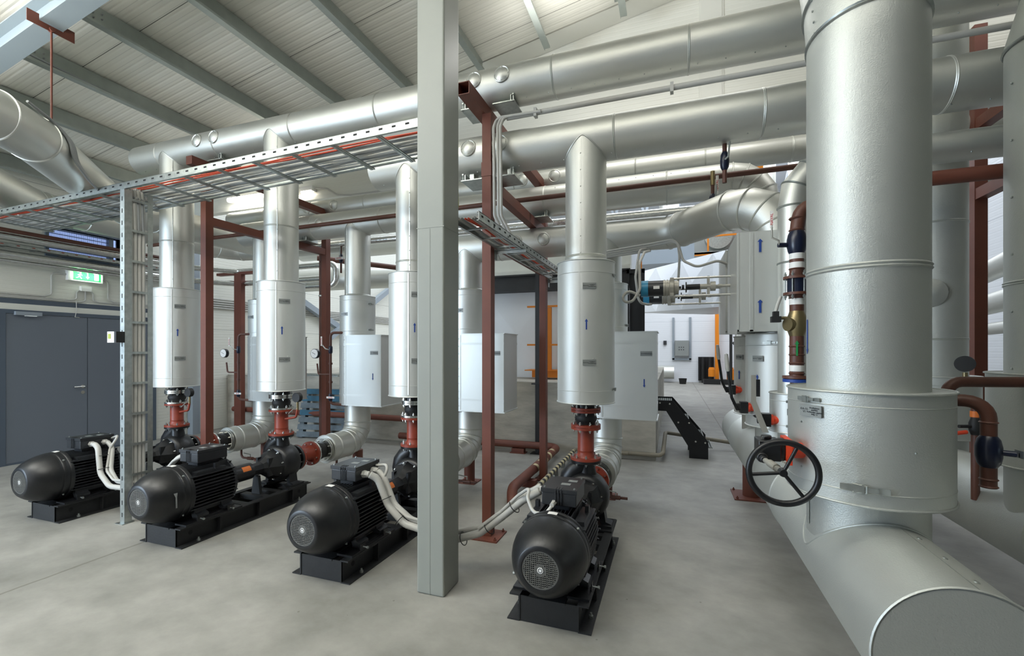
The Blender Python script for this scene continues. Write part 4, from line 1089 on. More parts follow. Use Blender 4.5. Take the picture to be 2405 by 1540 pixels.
for k in range(20):
    x = -7.2+k*.40
    if x > -1.7: break
    MB().box(x-.012, x+.012, 2.745, 3.20-.031*(x+1.62), zl(x)+.0, zl(x)+.016).box(x+.02, x+.03, 2.745, 3.20-.031*(x+1.62), zl(x), zl(x)+.012).build('rung', 'zinc', L1, smooth=False)
for k in range(22):
    yy = 2.86+.32*k/21; red = k in (1, 2); r_ = .0065 if red else random.choice((.009, .010, .012))
    pts = []
    for i in range(14):
        x = -7.4+i*.445
        pts.append((x, yy-.031*(x+1.62)*k/21+random.uniform(-.012, .012), zl(x)+.03+r_+random.uniform(0, .012)+(.01 if red else 0)))
    if k % 3 == 0 and not red:
        pts = pts[:6]+[(-4.80, 2.86+.01*(k % 5), 3.12), (-4.765, 2.82+.006*k, 3.02)]
    o = MB().sweep(pts, r_, 7).build('tray_cable', 'cable_red' if red else ('cable' if k % 2 else 'cable_dark'))
    if red: tag(o, 'orange red cable lying on the long cable ladder', 'cable', 'orange cables on the ladder')
    else: tag(o, 'grey cable lying on the long cable ladder', 'cable', 'grey cables on the ladder')
# riser ladder down to the floor
L2 = thing('cable_ladder', 'vertical galvanised cable ladder from the long tray down to the floor', 'cable ladder', (-4.77, 2.85, 0))
m = MB(); m.box(-4.80, -4.74, 2.728, 2.732, 0, 3.08); m.box(-4.744, -4.74, 2.732, 2.79, 0, 3.08); m.box(-4.80, -4.79, 2.732, 2.79, 0, 3.08)
r_ = m.build('side_rail', 'zinc', L2, smooth=False)
m = MB()
for k in range(27): m.box(-4.776, -4.766, 2.7268, 2.7285, .06+k*.112, .10+k*.112)
m.build('slot_row', 'dark', r_, smooth=False)
m = MB(); m.box(-4.80, -4.74, 2.966, 2.970, 0, 3.08); m.box(-4.744, -4.74, 2.925, 2.966, 0, 3.08); m.build('side_rail', 'zinc', L2, smooth=False)
for k in range(10):
    z = .42+k*.285; MB().box(-4.752, -4.742, 2.785, 2.93, z, z+.022).build('rung', 'zinc', L2, smooth=False)
MB().box(-4.83, -4.72, 2.70, 2.80, 0, .006).build('foot', 'zinc', L2, smooth=False)
for k in range(4):
    y = 2.803+k*.035
    pts = [(-4.775, 2.80+.03*k, 3.10), (-4.775, y, 2.9), (-4.775, y, .5), (-4.775, y, .30+.02*k), (-4.68, y+.005, .22+.01*k)]
    o = conduit(pts, .0165, 'pale ribbed conduit running down the vertical ladder', 'conduits on the vertical ladder', R=.08)
for k in range(3):
    pts = [(-4.98, 2.84+.05*k, 3.12), (-4.86, 2.86+.03*k, 3.10), (-4.765, 2.82+.035*k, 2.98), (-4.765, 2.83+.035*k, 2.70)]
    o = MB().sweep(bend(pts, .1, 5), .012, 10).build('drop_cable', 'cable_dark' if k else 'cable'); tag(o, 'grey cable bending from the tray down the vertical ladder', 'cable', 'cables bending onto the vertical ladder')
# socket box
o = thing('control_box', 'small pale thermostat box with display clipped to the vertical cable ladder', 'control box', (-4.80, 2.70, 1.70))
MB().box(-4.86, -4.765, 2.66, 2.725, 1.665, 1.765).build('housing', 'white', o, smooth=False)
MB().box(-4.845, -4.81, 2.657, 2.66, 1.70, 1.745).build('display', 'cable_green', o, smooth=False)
MB().box(-4.765, -4.735, 2.66, 2.73, 1.665, 1.765).build('cable_entry', 'rubber', o, smooth=False)
# second ladder, towards the back
L3 = thing('cable_ladder', 'galvanised cable ladder running back from the column past the front red post', 'cable ladder', (-1.31, 4.0, 2.47))
a_, b_ = V((-1.43, 2.86, 2.47)), V((-1.43, 5.55, 2.47)); ladder_rail(MB(), a_, b_, .06, -1).build('side_rail', 'zinc', L3, smooth=False)
a2, b2 = V((-1.20, 2.74, 2.455)), V((-1.20, 5.55, 2.46)); rr_ = ladder_rail(MB(), a2, b2, .062, 1).build('side_rail', 'zinc', L3, smooth=False); slots(a2, b2, rr_, .062, 1, m_='dark')
for k in range(9): MB().box(-1.43, -1.20, 3.0+k*.30, 3.022+k*.30, 2.472, 2.484).build('rung', 'zinc', L3, smooth=False)
for y in (3.66, 5.46):
    m = MB(); m.box(-1.45, -1.17, y, y+.004, 2.43, 2.468); m.box(-1.45, -1.17, y, y+.04, 2.455, 2.459); m.box(-1.45, -1.446, y-.02, y+.04, 2.38, 2.47); m.build('bracket', 'zinc', L3, smooth=False)
for k in range(8):
    x = -1.405+k*.024; red = k in (2, 3); r_ = .007 if red else random.choice((.009, .012, .014))
    P = [(x, 2.86, 2.505+r_)]+[(x+random.uniform(-.008, .008), 2.86+.33*i, 2.49+r_+(.012 if i % 2 else 0)+(.015 if red else 0)) for i in range(1, 8)]
    if k > 4: P = P[:-1]+[(x+.1, 5.05, 2.52), (x+.5, 4.78, 2.56), (-.2, 4.76, 2.60)]
    o = MB().sweep(bend(P, .05, 3), r_, 8).build('tray_cable', 'cable_red' if red else 'cable_dark' if k % 2 else 'cable')
    if red: tag(o, 'orange cable on the ladder running back from the column', 'cable', 'orange cables on the rear ladder')
    else: tag(o, 'grey cable on the ladder running back from the column', 'cable', 'grey cables on the rear ladder')
o = MB().sweep([(-1.60, 2.83, 3.14), (-1.50, 2.86, 3.10), (-1.44, 2.90, 2.95), (-1.44, 2.92, 2.62)], .005, 6).build('earth_wire', 'cable_green'); tag(o, 'thin yellow green earth wire hanging right of the column', 'wire')
# small wall tray with red slots
L4 = thing('cable_ladder', 'slotted cable tray fixed along the left wall under the louvre', 'cable ladder', (-8.5, 4.2, 2.98))
a_, b_ = V((-8.42, 2.4, 2.985)), V((-8.42, 5.95, 2.985)); rr_ = ladder_rail(MB(), a_, b_, .055, 1).build('side_rail', 'zinc', L4, smooth=False); slots(a_, b_, rr_, .055, 1, .16, m_='red_bright')
for k in range(11): MB().box(-8.63, -8.42, 2.5+k*.32, 2.52+k*.32, 2.99, 3.0).build('rung', 'zinc', L4, smooth=False)
for k in range(5):
    o = MB().sweep([(-8.60+.035*k, 2.4+.4*i, 3.012+random.uniform(0, .01)) for i in range(10)], .010, 6).build('tray_cable', 'cable_dark'); tag(o, 'dark cable in the slotted tray on the left wall', 'cable', 'cables in the wall tray')
# ================================================================== RIGHT HAND MANIFOLDS
XM, ZM, RM = .82, .66, .235
mf = thing('manifold_pipe', 'huge silver clad manifold lying on red stands, flat end facing the camera at lower right', 'pipe', (XM, 4.0, .43))
MB().pipe((XM, 1.70, ZM), (XM, 6.15, ZM), RM, [1.55, 3.75], 72, h=.005, w=.012).lathe([(0, RM), (.03, RM*.97), (.07, RM*.8), (.095, RM*.5), (.105, 0)], (XM, 6.15, ZM), (0, 1, 0), 48).build('shell', 'stucco', mf, angle=50)
m = MB().lathe([(-.004, RM+.002), (0, RM+.006), (.006, RM+.002)], (XM, 1.70, ZM), (0, 1, 0), 72).build('end_rim', 'stucco', mf)
MB().lathe([(0, 0), (0, RM-.004)], (XM, 1.698, ZM), (0, 1, 0), 64).build('end_plate', 'stucco', mf)
m = MB()
for y in (1.78, 1.95, 2.12): m.lathe([(0, .008), (.003, .008), (.005, .004), (.005, 0)], (XM+.06, y, ZM+RM*.966), (.25, 0, 1), 12)
m.box(XM+.034, XM+.0365, 1.70, 2.20, ZM+RM*.985, ZM+RM*.993)
build_each(m, 'lap_screw', 'zinc', mf)
for y in (2.15, 5.52):
    m = MB().cyl((XM, y, .012), (XM, y, ZM-RM+.02), .09, 28); m.box(XM-.19, XM+.19, y-.19, y+.19, 0, .012)
    for a in (-1, 1):
        for b in (-1, 1): m.bolt((XM+a*.16, y+b*.16, .012), (0, 0, 1), .013, .014)
    m.build('stand', 'red_oxide', mf)
def clad_jacket(parent, x, y, r, z0, z1, rin, name='valve_jacket', bands=(.10,), latches=(), tagp=None, arrowp=None, seg=72):
    m = MB().lathe([(0, rin), (0, r), (z1-z0, r), (z1-z0, rin)], (x, y, z0), (0, 0, 1), seg)
    rim(m, (x, y, z0), r+.003); rim(m, (x, y, z1), r+.003)
    for b in bands:
        for z in (z0+b, z1-b): m.lathe([(-.002, r), (0, r+.002), (.002, r)], (x, y, z), (0, 0, 1), seg)
    j = m.build(name, 'stucco' if r > .26 else 'jacket', parent)
    for a, z in latches:
        c = (x+(r+.002)*math.cos(a), y+(r+.002)*math.sin(a), z); latch(j, c, None, (-math.sin(a), math.cos(a), 0), 1.0 if z < 1.05 and r > .29 else .72)
    if tagp:
        a, z, w_, h_, l0, l1 = tagp; c = (x+(r+.0075)*math.cos(a), y+(r+.0075)*math.sin(a), z); tagplate(j, c, (-math.sin(a), math.cos(a), 0), w_, h_, (l0, l1))
    if arrowp:
        a, z = arrowp; c = (x+(r+.003)*math.cos(a), y+(r+.003)*math.sin(a), z); arrow(j, c, (-math.sin(a), math.cos(a), 0))
    return j
# great riser in the right foreground
v1 = thing('main_riser', 'huge silver vertical riser in the right foreground with the large handwheel jacket', 'riser', (XM, 2.45, .88))
YV = 2.45
m = MB().pipe((XM, YV, ZM+.1), (XM, YV, 2.93), .222, [1.95-ZM-.1], 72, caps=False, h=.006, w=.014); m.build('pipe', 'stucco', v1)
el = [(XM, YV, 2.92), (XM, YV, 3.02), (XM, YV+.05, 3.20), (XM, YV+.14, 3.42), (XM, YV+.26, 3.66), (XM, YV+.26, 4.6)]
MB().sweep(el, .222, 64).build('offset_bend', 'stucco', v1)
m = MB(); seam_ring(m, (XM, YV-.001, 3.01), (0, .12, 1), .2235, .012, .006); seam_ring(m, (XM, YV+.05, 3.20), (0, .32, 1), .225, .012, .006)
build_each(m, 'mitre_seam', 'zinc', v1); m = MB()
aL = math.radians(200)
rivet_row(m, (XM+.225*math.cos(aL), YV+.225*math.sin(aL), 3.0), (XM+.225*math.cos(aL), YV+.08+.225*math.sin(aL), 3.3), 5, .006)
m.build('rivet_row', 'zinc', v1)
aj = math.atan2(-YV, -XM)
j1 = clad_jacket(v1, XM, YV, .297, .974, 1.425, .20, tagp=(aj-.66, 1.335, .105, .05, 'KA-13-\nV1', 'Noslēgšanas\naizbīdnis\nKatlumājas atgaitas\nlīnija 13'),
            latches=((aj-.72, 1.385), (aj-.02, 1.045)), bands=(.055,))
m = MB()
for a, z in ((-.85, 1.28), (-.85, 1.08), (.55, 1.2)): m.ball((XM+.298*math.cos(aj+a), YV+.298*math.sin(aj+a), z), .005, 6)
m.build('rivet_row', 'zinc', j1)
m = MB(); rp_ = .224
m.box(XM-rp_-.002, XM-rp_+.0, YV-.03, YV-.01, .80, .975)
m.build('lap_strip', 'stucco', v1, smooth=False)
m = MB(); n = 72; vs = []
for i in range(n):
    a = 2*PI*i/n; X = .232*math.cos(a); 
    z = ZM+math.sqrt(max(0, RM**2-min(abs(X), RM)**2)); vs.append((XM+X, YV+.232*math.sin(a), max(z, ZM+.02)))
MB().sweep(vs+[vs[0]], .005, 8, caps=False).build('saddle_flange', 'stucco', v1)
# blue flow arrow on the far left of the riser
c_ = (XM+.2235*math.cos(aj-1.25), YV+.2235*math.sin(aj-1.25), 1.66); arrow(v1, c_, (-math.sin(aj-1.25), math.cos(aj-1.25), 0), False, .16, w=.012)
# gearbox with handwheel
gw = thing('handwheel', 'big black three spoked handwheel with gearbox and red flange on the foreground jacket', 'handwheel', (.42, 2.05, 1.11))
WC = V((.416, 2.05, 1.112)); WN = V((-.20, -.98, .0)).normalized()
WN = V((.0, -1, .0))
MB().torus(WC, WN, .122, .0125, 64, 14).build('rim', 'black', gw)
m = MB(); u = V((1, 0, 0)); w2 = V((0, 0, 1))
for a in (math.radians(65), math.radians(188), math.radians(-52)):
    m.sweep([WC, WC+(u*math.cos(a)+w2*math.sin(a))*.118+WN*-.0], .0072, 10)
build_each(m, 'spoke', 'black', gw)
MB().lathe([(-.014, 0), (-.014, .014), (0, .0165), (.02, .0165), (.02, 0)], WC, (0, 1, 0), 20).build('hub', 'black', gw)
m = MB().sweep([WC+V((0, .02, 0)), V((.375, 2.22, 1.125))], .011, 16); m.sweep([WC+V((-.01, .06, .003)), WC+V((-.025, .12, .008))], .016, 14)
m.build('stem', 'cast', gw)
G = V((.415, 2.33, 1.15))
m = MB().box(.365, .455, 2.27, 2.39, 1.105, 1.195); m.lathe([(0, 0), (0, .046), (.03, .052), (.045, .052), (.045, 0)], (.43, 2.33, 1.15), (1, 0, 0), 24)
m.cyl((.405, 2.33, 1.195), (.405, 2.33, 1.212), .022, 20); m.cyl((.375, 2.31, 1.125), (.375, 2.24, 1.125), .022, 20); m.cyl((.375, 2.24, 1.125), (.375, 2.20, 1.125), .015, 16)
o = m.build('gearbox', 'black', gw, angle=30); bv = o.modifiers.new('edge', 'BEVEL'); bv.width = .005; bv.segments = 2
m = MB().box(.474, .496, 2.265, 2.395, 1.095, 1.205); m.cyl((.496, 2.33, 1.15), (.56, 2.345, 1.15), .035, 28)
m.build('mounting_flange', 'valve_red', gw, angle=30)
m = MB()
for dz in (-.043, .043): m.bolt((.473, 2.275, 1.15+dz), (-1, 0, 0), .007, .008)
m.bolt((.385, 2.30, 1.195), (0, 0, 1), .008, .008); build_each(m, 'bolt', 'bright', gw)

# second manifold, further right
X2 = 1.90
m2 = thing('manifold_pipe', 'second huge silver manifold at the right edge, dark underside above the floor', 'pipe', (X2, 3.5, .42))
MB().pipe((X2, 1.5, .65), (X2, 6.0, .65), .235, [1.50, 2.6], 64, h=.005, w=.012).build('shell', 'stucco', m2)
m = MB().cyl((X2, 5.1, .012), (X2, 5.1, .43), .09, 24); m.box(X2-.19, X2+.19, 4.91, 5.29, 0, .012); m.build('stand', 'red_oxide', m2)
m = MB().cyl((X2, 2.0, .012), (X2, 2.0, .43), .09, 24); m.box(X2-.19, X2+.19, 1.81, 2.19, 0, .012); m.build('stand', 'red_oxide', m2)
v2 = thing('main_riser', 'huge silver vertical riser cut by the right edge of the view', 'riser', (X2, 3.13, .85))
MB().pipe((X2, 3.13, .70), (X2, 3.13, 3.12), .215, [1.25], 64, caps=False, h=.006, w=.012).build('pipe', 'stucco', v2)
pe = [(X2, 3.13, 3.10), (X2, 3.13, 3.20), (X2+.06, 3.13, 3.42), (X2+.20, 3.13, 3.66), (X2+.42, 3.13, 3.92), (X2+.9, 3.13, 4.1)]
MB().sweep(pe, .215, 56).build('elbow', 'stucco', v2)
m = MB()
for i in range(1, 5): seam_ring(m, pe[i], (V(pe[i])-V(pe[i-1])).normalized()+(V(pe[i+1])-V(pe[i])).normalized(), .219, .010, .006)
build_each(m, 'mitre_seam', 'zinc', v2)
a2_ = math.atan2(-3.13, -X2)
m = MB()
for i in range(6): m.ball((X2+.218*math.cos(a2_-.95), 3.13+.218*math.sin(a2_-.95), 1.5+i*.30), .007, 6)
m.build('rivet_row', 'zinc', v2)
clad_jacket(v2, X2, 3.13, .285, 1.00, 1.475, .20, bands=(.06,))
clv = thing('main_riser', 'silver riser seen behind the foreground riser, joining the second manifold', 'riser', (X2, 4.38, .85))
MB().pipe((X2, 4.38, .70), (X2, 4.38, 5.0), .20, [.62, .98, 1.85], 56, caps=False).build('pipe', 'stucco', clv)
clad_jacket(clv, X2, 4.38, .27, .95, 1.40, .18, bands=(.06,))
m = MB().lathe([(0, .11), (.05, .06), (.08, .0)], (X2-.10, 4.21, 2.02), (-.5, -.86, 0), 24); m.build('capped_branch', 'stucco', clv)

# smaller riser joining from the right, with its own jacket
sr = thing('branch_riser', 'slender silver riser with mitred elbow at its top, left of the huge foreground riser', 'riser', (.82, 3.73, .88))
ps = [(.82, 3.73, .80), (.82, 3.73, 2.62), (.84, 3.73, 2.76), (.92, 3.73, 2.86), (1.06, 3.73, 2.92), (1.3, 3.73, 2.92), (5.4, 3.73, 2.92)]
MB().sweep(ps, .097, 36).build('pipe', 'silver', sr)
m = MB()
for i in range(1, 6): seam_ring(m, ps[i], (V(ps[i])-V(ps[i-1])).normalized()+(V(ps[i+1])-V(ps[i])).normalized(), .099)
seam_ring(m, (.82, 3.73, 2.22), (0, 0, 1), .098); build_each(m, 'mitre_seam', 'zinc', sr)
rivet_row(MB(), (1.4, 3.66, 2.85), (5.0, 3.66, 2.85), 14, .006).build('rivet_row', 'zinc', sr)
jj = clad_jacket(sr, .82, 3.73, .148, 1.02, 1.29, .09, bands=(.05,), latches=((math.radians(262), 1.24), (math.radians(262), 1.07)))
tagplate(jj, (.79, 3.578, 1.17), (1, .1, 0), .08, .045, ('KA-V2', 'Noslēgšanas\naizbīdnis'))
# lever valve of this branch
def lever_valve(name_lab, x, y, z, top, grip, ori=-1, L=.30, dx=-.06):
    t = thing('lever_valve', name_lab, 'valve', (x, y, z))
    m = MB().cyl((x-.004, y, z), (x+.014, y, z), .038, 24).cyl((x+.016, y, z), (x+.09, y, z), .03, 20); m.build('flange', 'valve_red', t)
    m = MB().box(x-.06, x-.004, y-.04, y+.04, z-.045, z+.045); m.cyl((x-.085, y, z), (x-.02, y, z), .03, 12)
    for a in (-1, 1): m.bolt((x-.09, y+a*.025, z+.02), (-1, 0, 0), .008, .01)
    m.build('notch_plate', 'black', t, smooth=False)
    return t
for lab, x, y, z, lx in (('black levered butterfly valve on the near oval jacket', .60, 4.08, 1.135, -.10), ('black levered butterfly valve on the rear oval jacket', .60, 4.83, 1.215, -.11)):
    t = lever_valve(lab, x-.02, y, z, None, None)
    m = MB().sweep(bend([(x-.10, y-.03, z-.02), (x-.145, y-.05, z+.08), (x-.175, y-.06, z+.30)], .06, 5), .012, 12); m.build('lever', 'black', t)
    MB().lathe([(0, .012), (.02, .017), (.10, .016), (.14, .013), (.145, 0)], (x-.175, y-.06, z+.29), (-.08, 0, 1), 16).build('grip', 'cable', t)
t = lever_valve('grey handled butterfly valve on the slender branch jacket', .665, 3.66, 1.10, None, None)
m = MB(); MM = frame((.575, 3.60, 1.10), (0, -1, 0), (0, 0, 1))
for q in ([(.60, 1.02), (.64, 1.02), (.56, 1.24), (.56, 1.42), (.53, 1.42), (.53, 1.22)],):
    vs = [(a, 3.58, b) for a, b in q]+[(a, 3.60, b) for a, b in q]; n = len(q)
    m.add(vs, [tuple(range(n)), tuple(range(n, 2*n))]+[(i, (i+1) % n, n+(i+1) % n, n+i) for i in range(n)])
m.build('handle', 'cast', t, smooth=False)
MB().box(.562, .585, 3.58, 3.60, 1.27, 1.39).build('trigger', 'black', t, smooth=False)
# near and rear oval jackets with the valve boxes
def valvebox(y, lab, x0, ztop, z0, slant):
    t = thing('control_valve_riser', lab, 'riser', (XM, y, .88), 'control valve risers with boxes')
    MB().pipe((XM, y, .80), (XM, y, 2.5), .17, [], 44, caps=False).build('pipe', 'silver', t)
    clad_jacket(t, XM, y, .24, .985, 1.725, .16, bands=(.09,), latches=((math.radians(246), 1.655), (math.radians(240), 1.06)),
                tagp=(math.radians(224 if y < 4.5 else 212), 1.53, .09, .045, 'KA-V3', 'Noslēgšanas\naizbīdnis'), arrowp=(math.radians(222 if y < 4.5 else 210), 1.36))
    m = MB()
    yf, yb = y-.34, y+.30; xl, xr = x0, 1.16
    poly = [(xl, yf), (xr, yf), (xr, yb), (xl, yb)]
    b = m.prism(poly, z0, ztop).build('valve_box', 'jacket', t, smooth=False)
    m = MB(); m.box(xl+.085, xl+.11, yf-.004, yf, z0, ztop); m.box(xl-.004, xl+.012, yf-.004, yf+.01, z0, ztop); m.box(xl, xr, yf-.004, yf, z0, z0+.012)
    m.build('folded_seam', 'jacket', b, smooth=False)
    for z in (2.39, 1.93): arrow(b, (xl+.155, yf-.006, z), (1, 0, 0), L=.10, w=.016)
    # hinged side cover standing slightly proud
    m = MB(); vs = [(xl-.001, yf+.01, z0-.02), (xl-.001, yb, z0+.02), (xl-.001, yb, ztop-.10), (xl-.001, yf+.01, ztop-.01), (xl-.02, (yf+yb)/2, z0-.01), (xl-.02, (yf+yb)/2, ztop-.08)]
    m.add(vs, [(0, 4, 5, 3), (4, 1, 2, 5), (0, 1, 4), (3, 5, 2)]); m.build('side_cover', 'silver', b, smooth=False)
    return t
valvebox(4.20, 'silver control valve riser with a large square box, blue arrows up, nearest of the two', .475, 2.50, 1.74, 0)
valvebox(4.95, 'silver control valve riser with a box, mostly hidden behind the nearer one', .47, 2.52, 1.76, 0)
# actuators
def actuator(y, z, x0, lab, s_=1.0):
    t = thing('valve_actuator', lab, 'actuator', (x0, y, z), 'electric valve actuators')
    L = .40*s_
    MB().lathe([(0, 0), (0, .070), (.06, .072), (.06, 0)], (x0, y, z), (1, 0, 0), 36).build('end_cap', 'blue_cap', t)
    b = MB().lathe([(.06, 0), (.06, .068), (.185, .068), (.185, 0)], (x0, y, z), (1, 0, 0), 36).build('motor', 'motor', t)
    MB().box(x0+.105, x0+.155, y-.071, y-.067, z-.012, z+.014).build('nameplate', 'white', b, smooth=False)
    m = MB().lathe([(.185, 0), (.185, .072), (.20, .072), (.202, .066), (.21, .066), (.212, .072), (.222, .072), (.224, .066), (.235, .066), (.24, .078), (.27, .078), (.275, .062), (.31, .060), (.315, .0)], (x0, y, z), (1, 0, 0), 32)
    m.box(x0+.24, x0+.27, y-.06, y+.06, z-.08, z+.08); m.build('gear_head', 'cast', t)
    m = MB().cyl((x0+.315, y, z), (x0+.33, y, z), .012, 12).cyl((x0+.335, y, z), (x0+.355, y, z), .022, 14).cyl((x0+.365, y, z), (x0+.375, y, z), .045, 20).cyl((x0+.37, y, z), (x0+.48, y, z), .024, 18)
    m.build('spring_pack', 'black', t)
    m = MB().cyl((x0+.48, y, z), (x0+.56, y, z), .022, 18).cyl((x0+.56, y, z), (x0+.60, y, z), .04, 20).cyl((x0+.60, y, z), (.475+.0, y, z), .012, 12).cyl((x0+.62, y, z), (x0+.65, y, z), .017, 6); m.box(x0+.535, x0+.555, y-.018, y+.018, z-.085, z+.085)
    m.build('spindle', 'cast', t)
    m = MB()
    for dz in (-.075, .075): m.cyl((x0+.26, y-.01, z+dz), (.478, y-.01, z+dz), .0095, 12)
    build_each(m, 'guide_rod', 'bright', t)
    return t
actuator(4.15, 2.135, -.255, 'blue capped electric actuator on steel rods, the nearer one')
actuator(4.92, 2.14, -.28, 'blue capped electric actuator, behind and slightly lower')
for k in range(4):
    z_ = 2.60+.018*k
    P = [(-1.05+.06*k, 4.78, 2.52+.01*k), (-.62, 4.77, 2.565+.02*k), (-.2, 4.76, 2.60+.022*k), (.05, 4.70, 2.63+.018*k)]
    if k == 0: P = P[:3]+[(-.24, 4.35, 2.50), (-.27, 4.12, 2.36), (-.26, 4.06, 2.12), (-.33, 4.03, 2.0), (-.42, 4.05, 2.03), (-.37, 4.05, 2.12), (-.26, 4.07, 2.07)]
    elif k == 1: P = P[:3]+[(-.30, 4.6, 2.58), (-.33, 4.5, 2.3), (-.30, 4.5, 2.05), (-.22, 4.6, 2.04), (-.20, 4.88, 2.07)]
    elif k == 2: P = P+[(.10, 4.62, 2.45), (.22, 4.55, 2.37), (.40, 4.55, 2.42), (.50, 4.6, 2.38), (.52, 4.62, 2.25)]
    else: P = P+[(.07, 4.66, 2.5), (.06, 4.7, 2.3), (.05, 4.86, 2.22)]
    o = MB().sweep(bend(P, .09, 6), .012, 10).build('drop_cable', 'cable'); tag(o, 'grey cable hanging in loops from the suction header to the actuators', 'cable', 'cables to the actuators')

# thermal station: brown pipe with valves, left of the great riser
b = thing('valve_train', 'upright brown pipe with blue ball valve and brass valve left of the huge riser', 'pipe', (.82, 3.10, 1.3))
bx_, by_ = .70, 3.10
B_ = lambda z: (bx_, by_, z)
MB().sweep(bend([(bx_+.30, by_+.04, 2.44), (bx_+.02, by_, 2.46), (bx_, by_, 2.30), (bx_, by_, 1.44)], .12, 5), .038, 24).build('pipe', 'brown_pipe', b)
for z in (2.38, 2.31, 2.08, 2.02, 1.62, 1.57, 1.52, 1.46): MB().lathe([(-.006, .038), (0, .043), (.006, .038)], B_(z), (0, 0, 1), 24).build('weld', 'brown_pipe', b)
vb = MB().lathe([(-.07, .037), (-.05, .046), (-.02, .052), (.02, .052), (.05, .046), (.07, .037)], B_(2.235), (0, 0, 1), 24).cyl((bx_-.10, by_-.02, 2.225), (bx_-.03, by_, 2.225), .014, 14).build('ball_valve', 'blue_paint', b)
MB().sweep([(bx_-.095, by_-.025, 2.225), (bx_-.10, by_-.03, 2.25), (bx_-.135, by_-.03, 2.27), (bx_-.137, by_-.03, 2.35)], .005, 8).build('lever', 'cast', vb)
MB().box(bx_-.145, bx_-.129, by_-.034, by_-.026, 2.33, 2.43).build('grip', 'white', vb, smooth=False)
text('NAVAL', .022, 'ink_red', frame((bx_-.137, by_-.0345, 2.38), (0, 0, 1), (-1, 0, 0)), 'lettering', vb)
for z in (2.155, 2.10, 1.885, 1.49): MB().cyl(B_(z-.018), B_(z+.018), .0395, 24).build('paper_label', 'white', b)
m = MB().cyl(B_(2.02), B_(2.035), .07, 28).cyl(B_(1.925), B_(1.94), .07, 28); build_each(m, 'flange', 'brown_pipe', b)
MB().cyl(B_(1.94), B_(2.02), .05, 24).build('strainer', 'blue_paint', b)
m = bolts(B_(1.98), (0, 0, 1), .058, 6, .12, .007); build_each(m, 'stud', 'zinc', b)
m = MB().lathe([(-.075, .038), (-.05, .046), (-.02, .055), (.03, .053), (.06, .042), (.075, .038)], B_(1.755), (0, 0, 1), 24).cyl((bx_-.055, by_-.03, 1.75), (bx_, by_, 1.75), .040, 24).cyl((bx_-.09, by_-.0, 1.79), (bx_-.02, by_, 1.79), .010, 10); vv = m.build('brass_valve', 'brass', b)
m = MB().box(bx_-.135, bx_-.085, by_-.025, by_+.025, 1.765, 1.80).box(bx_-.125, bx_-.095, by_-.02, by_+.02, 1.80, 1.83); m.build('impulse_head', 'rubber', vv, smooth=False)
MB().sweep([(bx_-.11, by_, 1.83), (bx_-.10, by_, 1.87), (bx_-.08, by_+.02, 1.92)], .010, 10).build('sleeve', 'cable', vv)
arrow(b, (bx_-.008, by_-.041, 1.61), (1, 0, 0), True, .09, 'green_arrow', .010)
MB().cyl(B_(1.43), B_(1.445), .075, 28).build('lower_flange', 'brown_pipe', b); MB().cyl(B_(1.408), B_(1.426), .073, 28).build('blue_flange', 'blue_arrow', b)
MB().sweep([B_(1.408), B_(1.30), (.74, 3.3, 1.24), (.80, 3.4, 1.2), (.80, 3.4, .85)], .035, 16).build('lower_pipe', 'brown_pipe', b)

# drains on the right
d1 = thing('drain_valve', 'brown elbow pipe with dark blue ball valve hanging right of the handwheel jacket', 'pipe', (1.24, 2.42, 1.03))
MB().sweep(bend([(1.08, 2.48, 1.385), (1.235, 2.42, 1.385), (1.235, 2.42, 1.03)], .07, 6), .026, 20).build('pipe', 'brown_pipe', d1)
m = MB()
for z in (1.30, 1.065, 1.035): m.lathe([(-.005, .026), (0, .031), (.005, .026)], (1.235, 2.42, z), (0, 0, 1), 20)
build_each(m, 'weld_bead', 'brown_pipe', d1)
vb = MB().lathe([(-.065, .026), (-.05, .036), (-.02, .042), (.02, .042), (.05, .036), (.065, .026)], (1.235, 2.42, 1.18), (0, 0, 1), 24).cyl((1.235, 2.42, 1.18), (1.315, 2.38, 1.18), .012, 12).build('ball_valve', 'blue_paint', d1)
m = MB().box(1.30, 1.36, 2.36, 2.366, 1.172, 1.19); m.box(1.30, 1.303, 2.34, 2.39, 1.17, 1.20); m.build('lever', 'zinc', vb, smooth=False)
d2 = thing('drain_valve', 'rear brown elbow pipe with ball valve, reaching to the right edge riser jacket', 'pipe', (1.28, 2.85, 1.1))
MB().sweep(bend([(1.66, 2.95, 1.44), (1.30, 2.86, 1.44), (1.27, 2.86, 1.05)], .07, 6), .026, 20).build('pipe', 'brown_pipe', d2)
MB().lathe([(-.065, .026), (-.05, .036), (-.02, .042), (.02, .042), (.05, .036), (.065, .026)], (1.27, 2.86, 1.20), (0, 0, 1), 24).build('ball_valve', 'blue_paint', d2)
d3 = thing('drain_valve', 'small brown stub with orange tagged valve between the two drain pipes', 'pipe', (1.50, 3.2, 1.0))
MB().cyl((1.68, 3.41, .72), (1.68, 3.41, 1.28), .020, 16).build('pipe', 'brown_pipe', d3); v_ = MB().lathe([(-.05, .02), (-.02, .03), (.02, .03), (.05, .02)], (1.68, 3.41, 1.15), (0, 0, 1), 18).cyl((1.59, 3.38, 1.15), (1.68, 3.41, 1.15), .010, 10).build('ball_valve', 'rubber', d3)
MB().cyl((1.68, 3.41, 1.205), (1.68, 3.41, 1.24), .024, 16).build('tag_band', 'tag_orange', d3); MB().sweep([(1.62, 3.37, 1.12), (1.55, 3.35, 1.11)], .012, 8).build('grip', 'valve_red', v_)
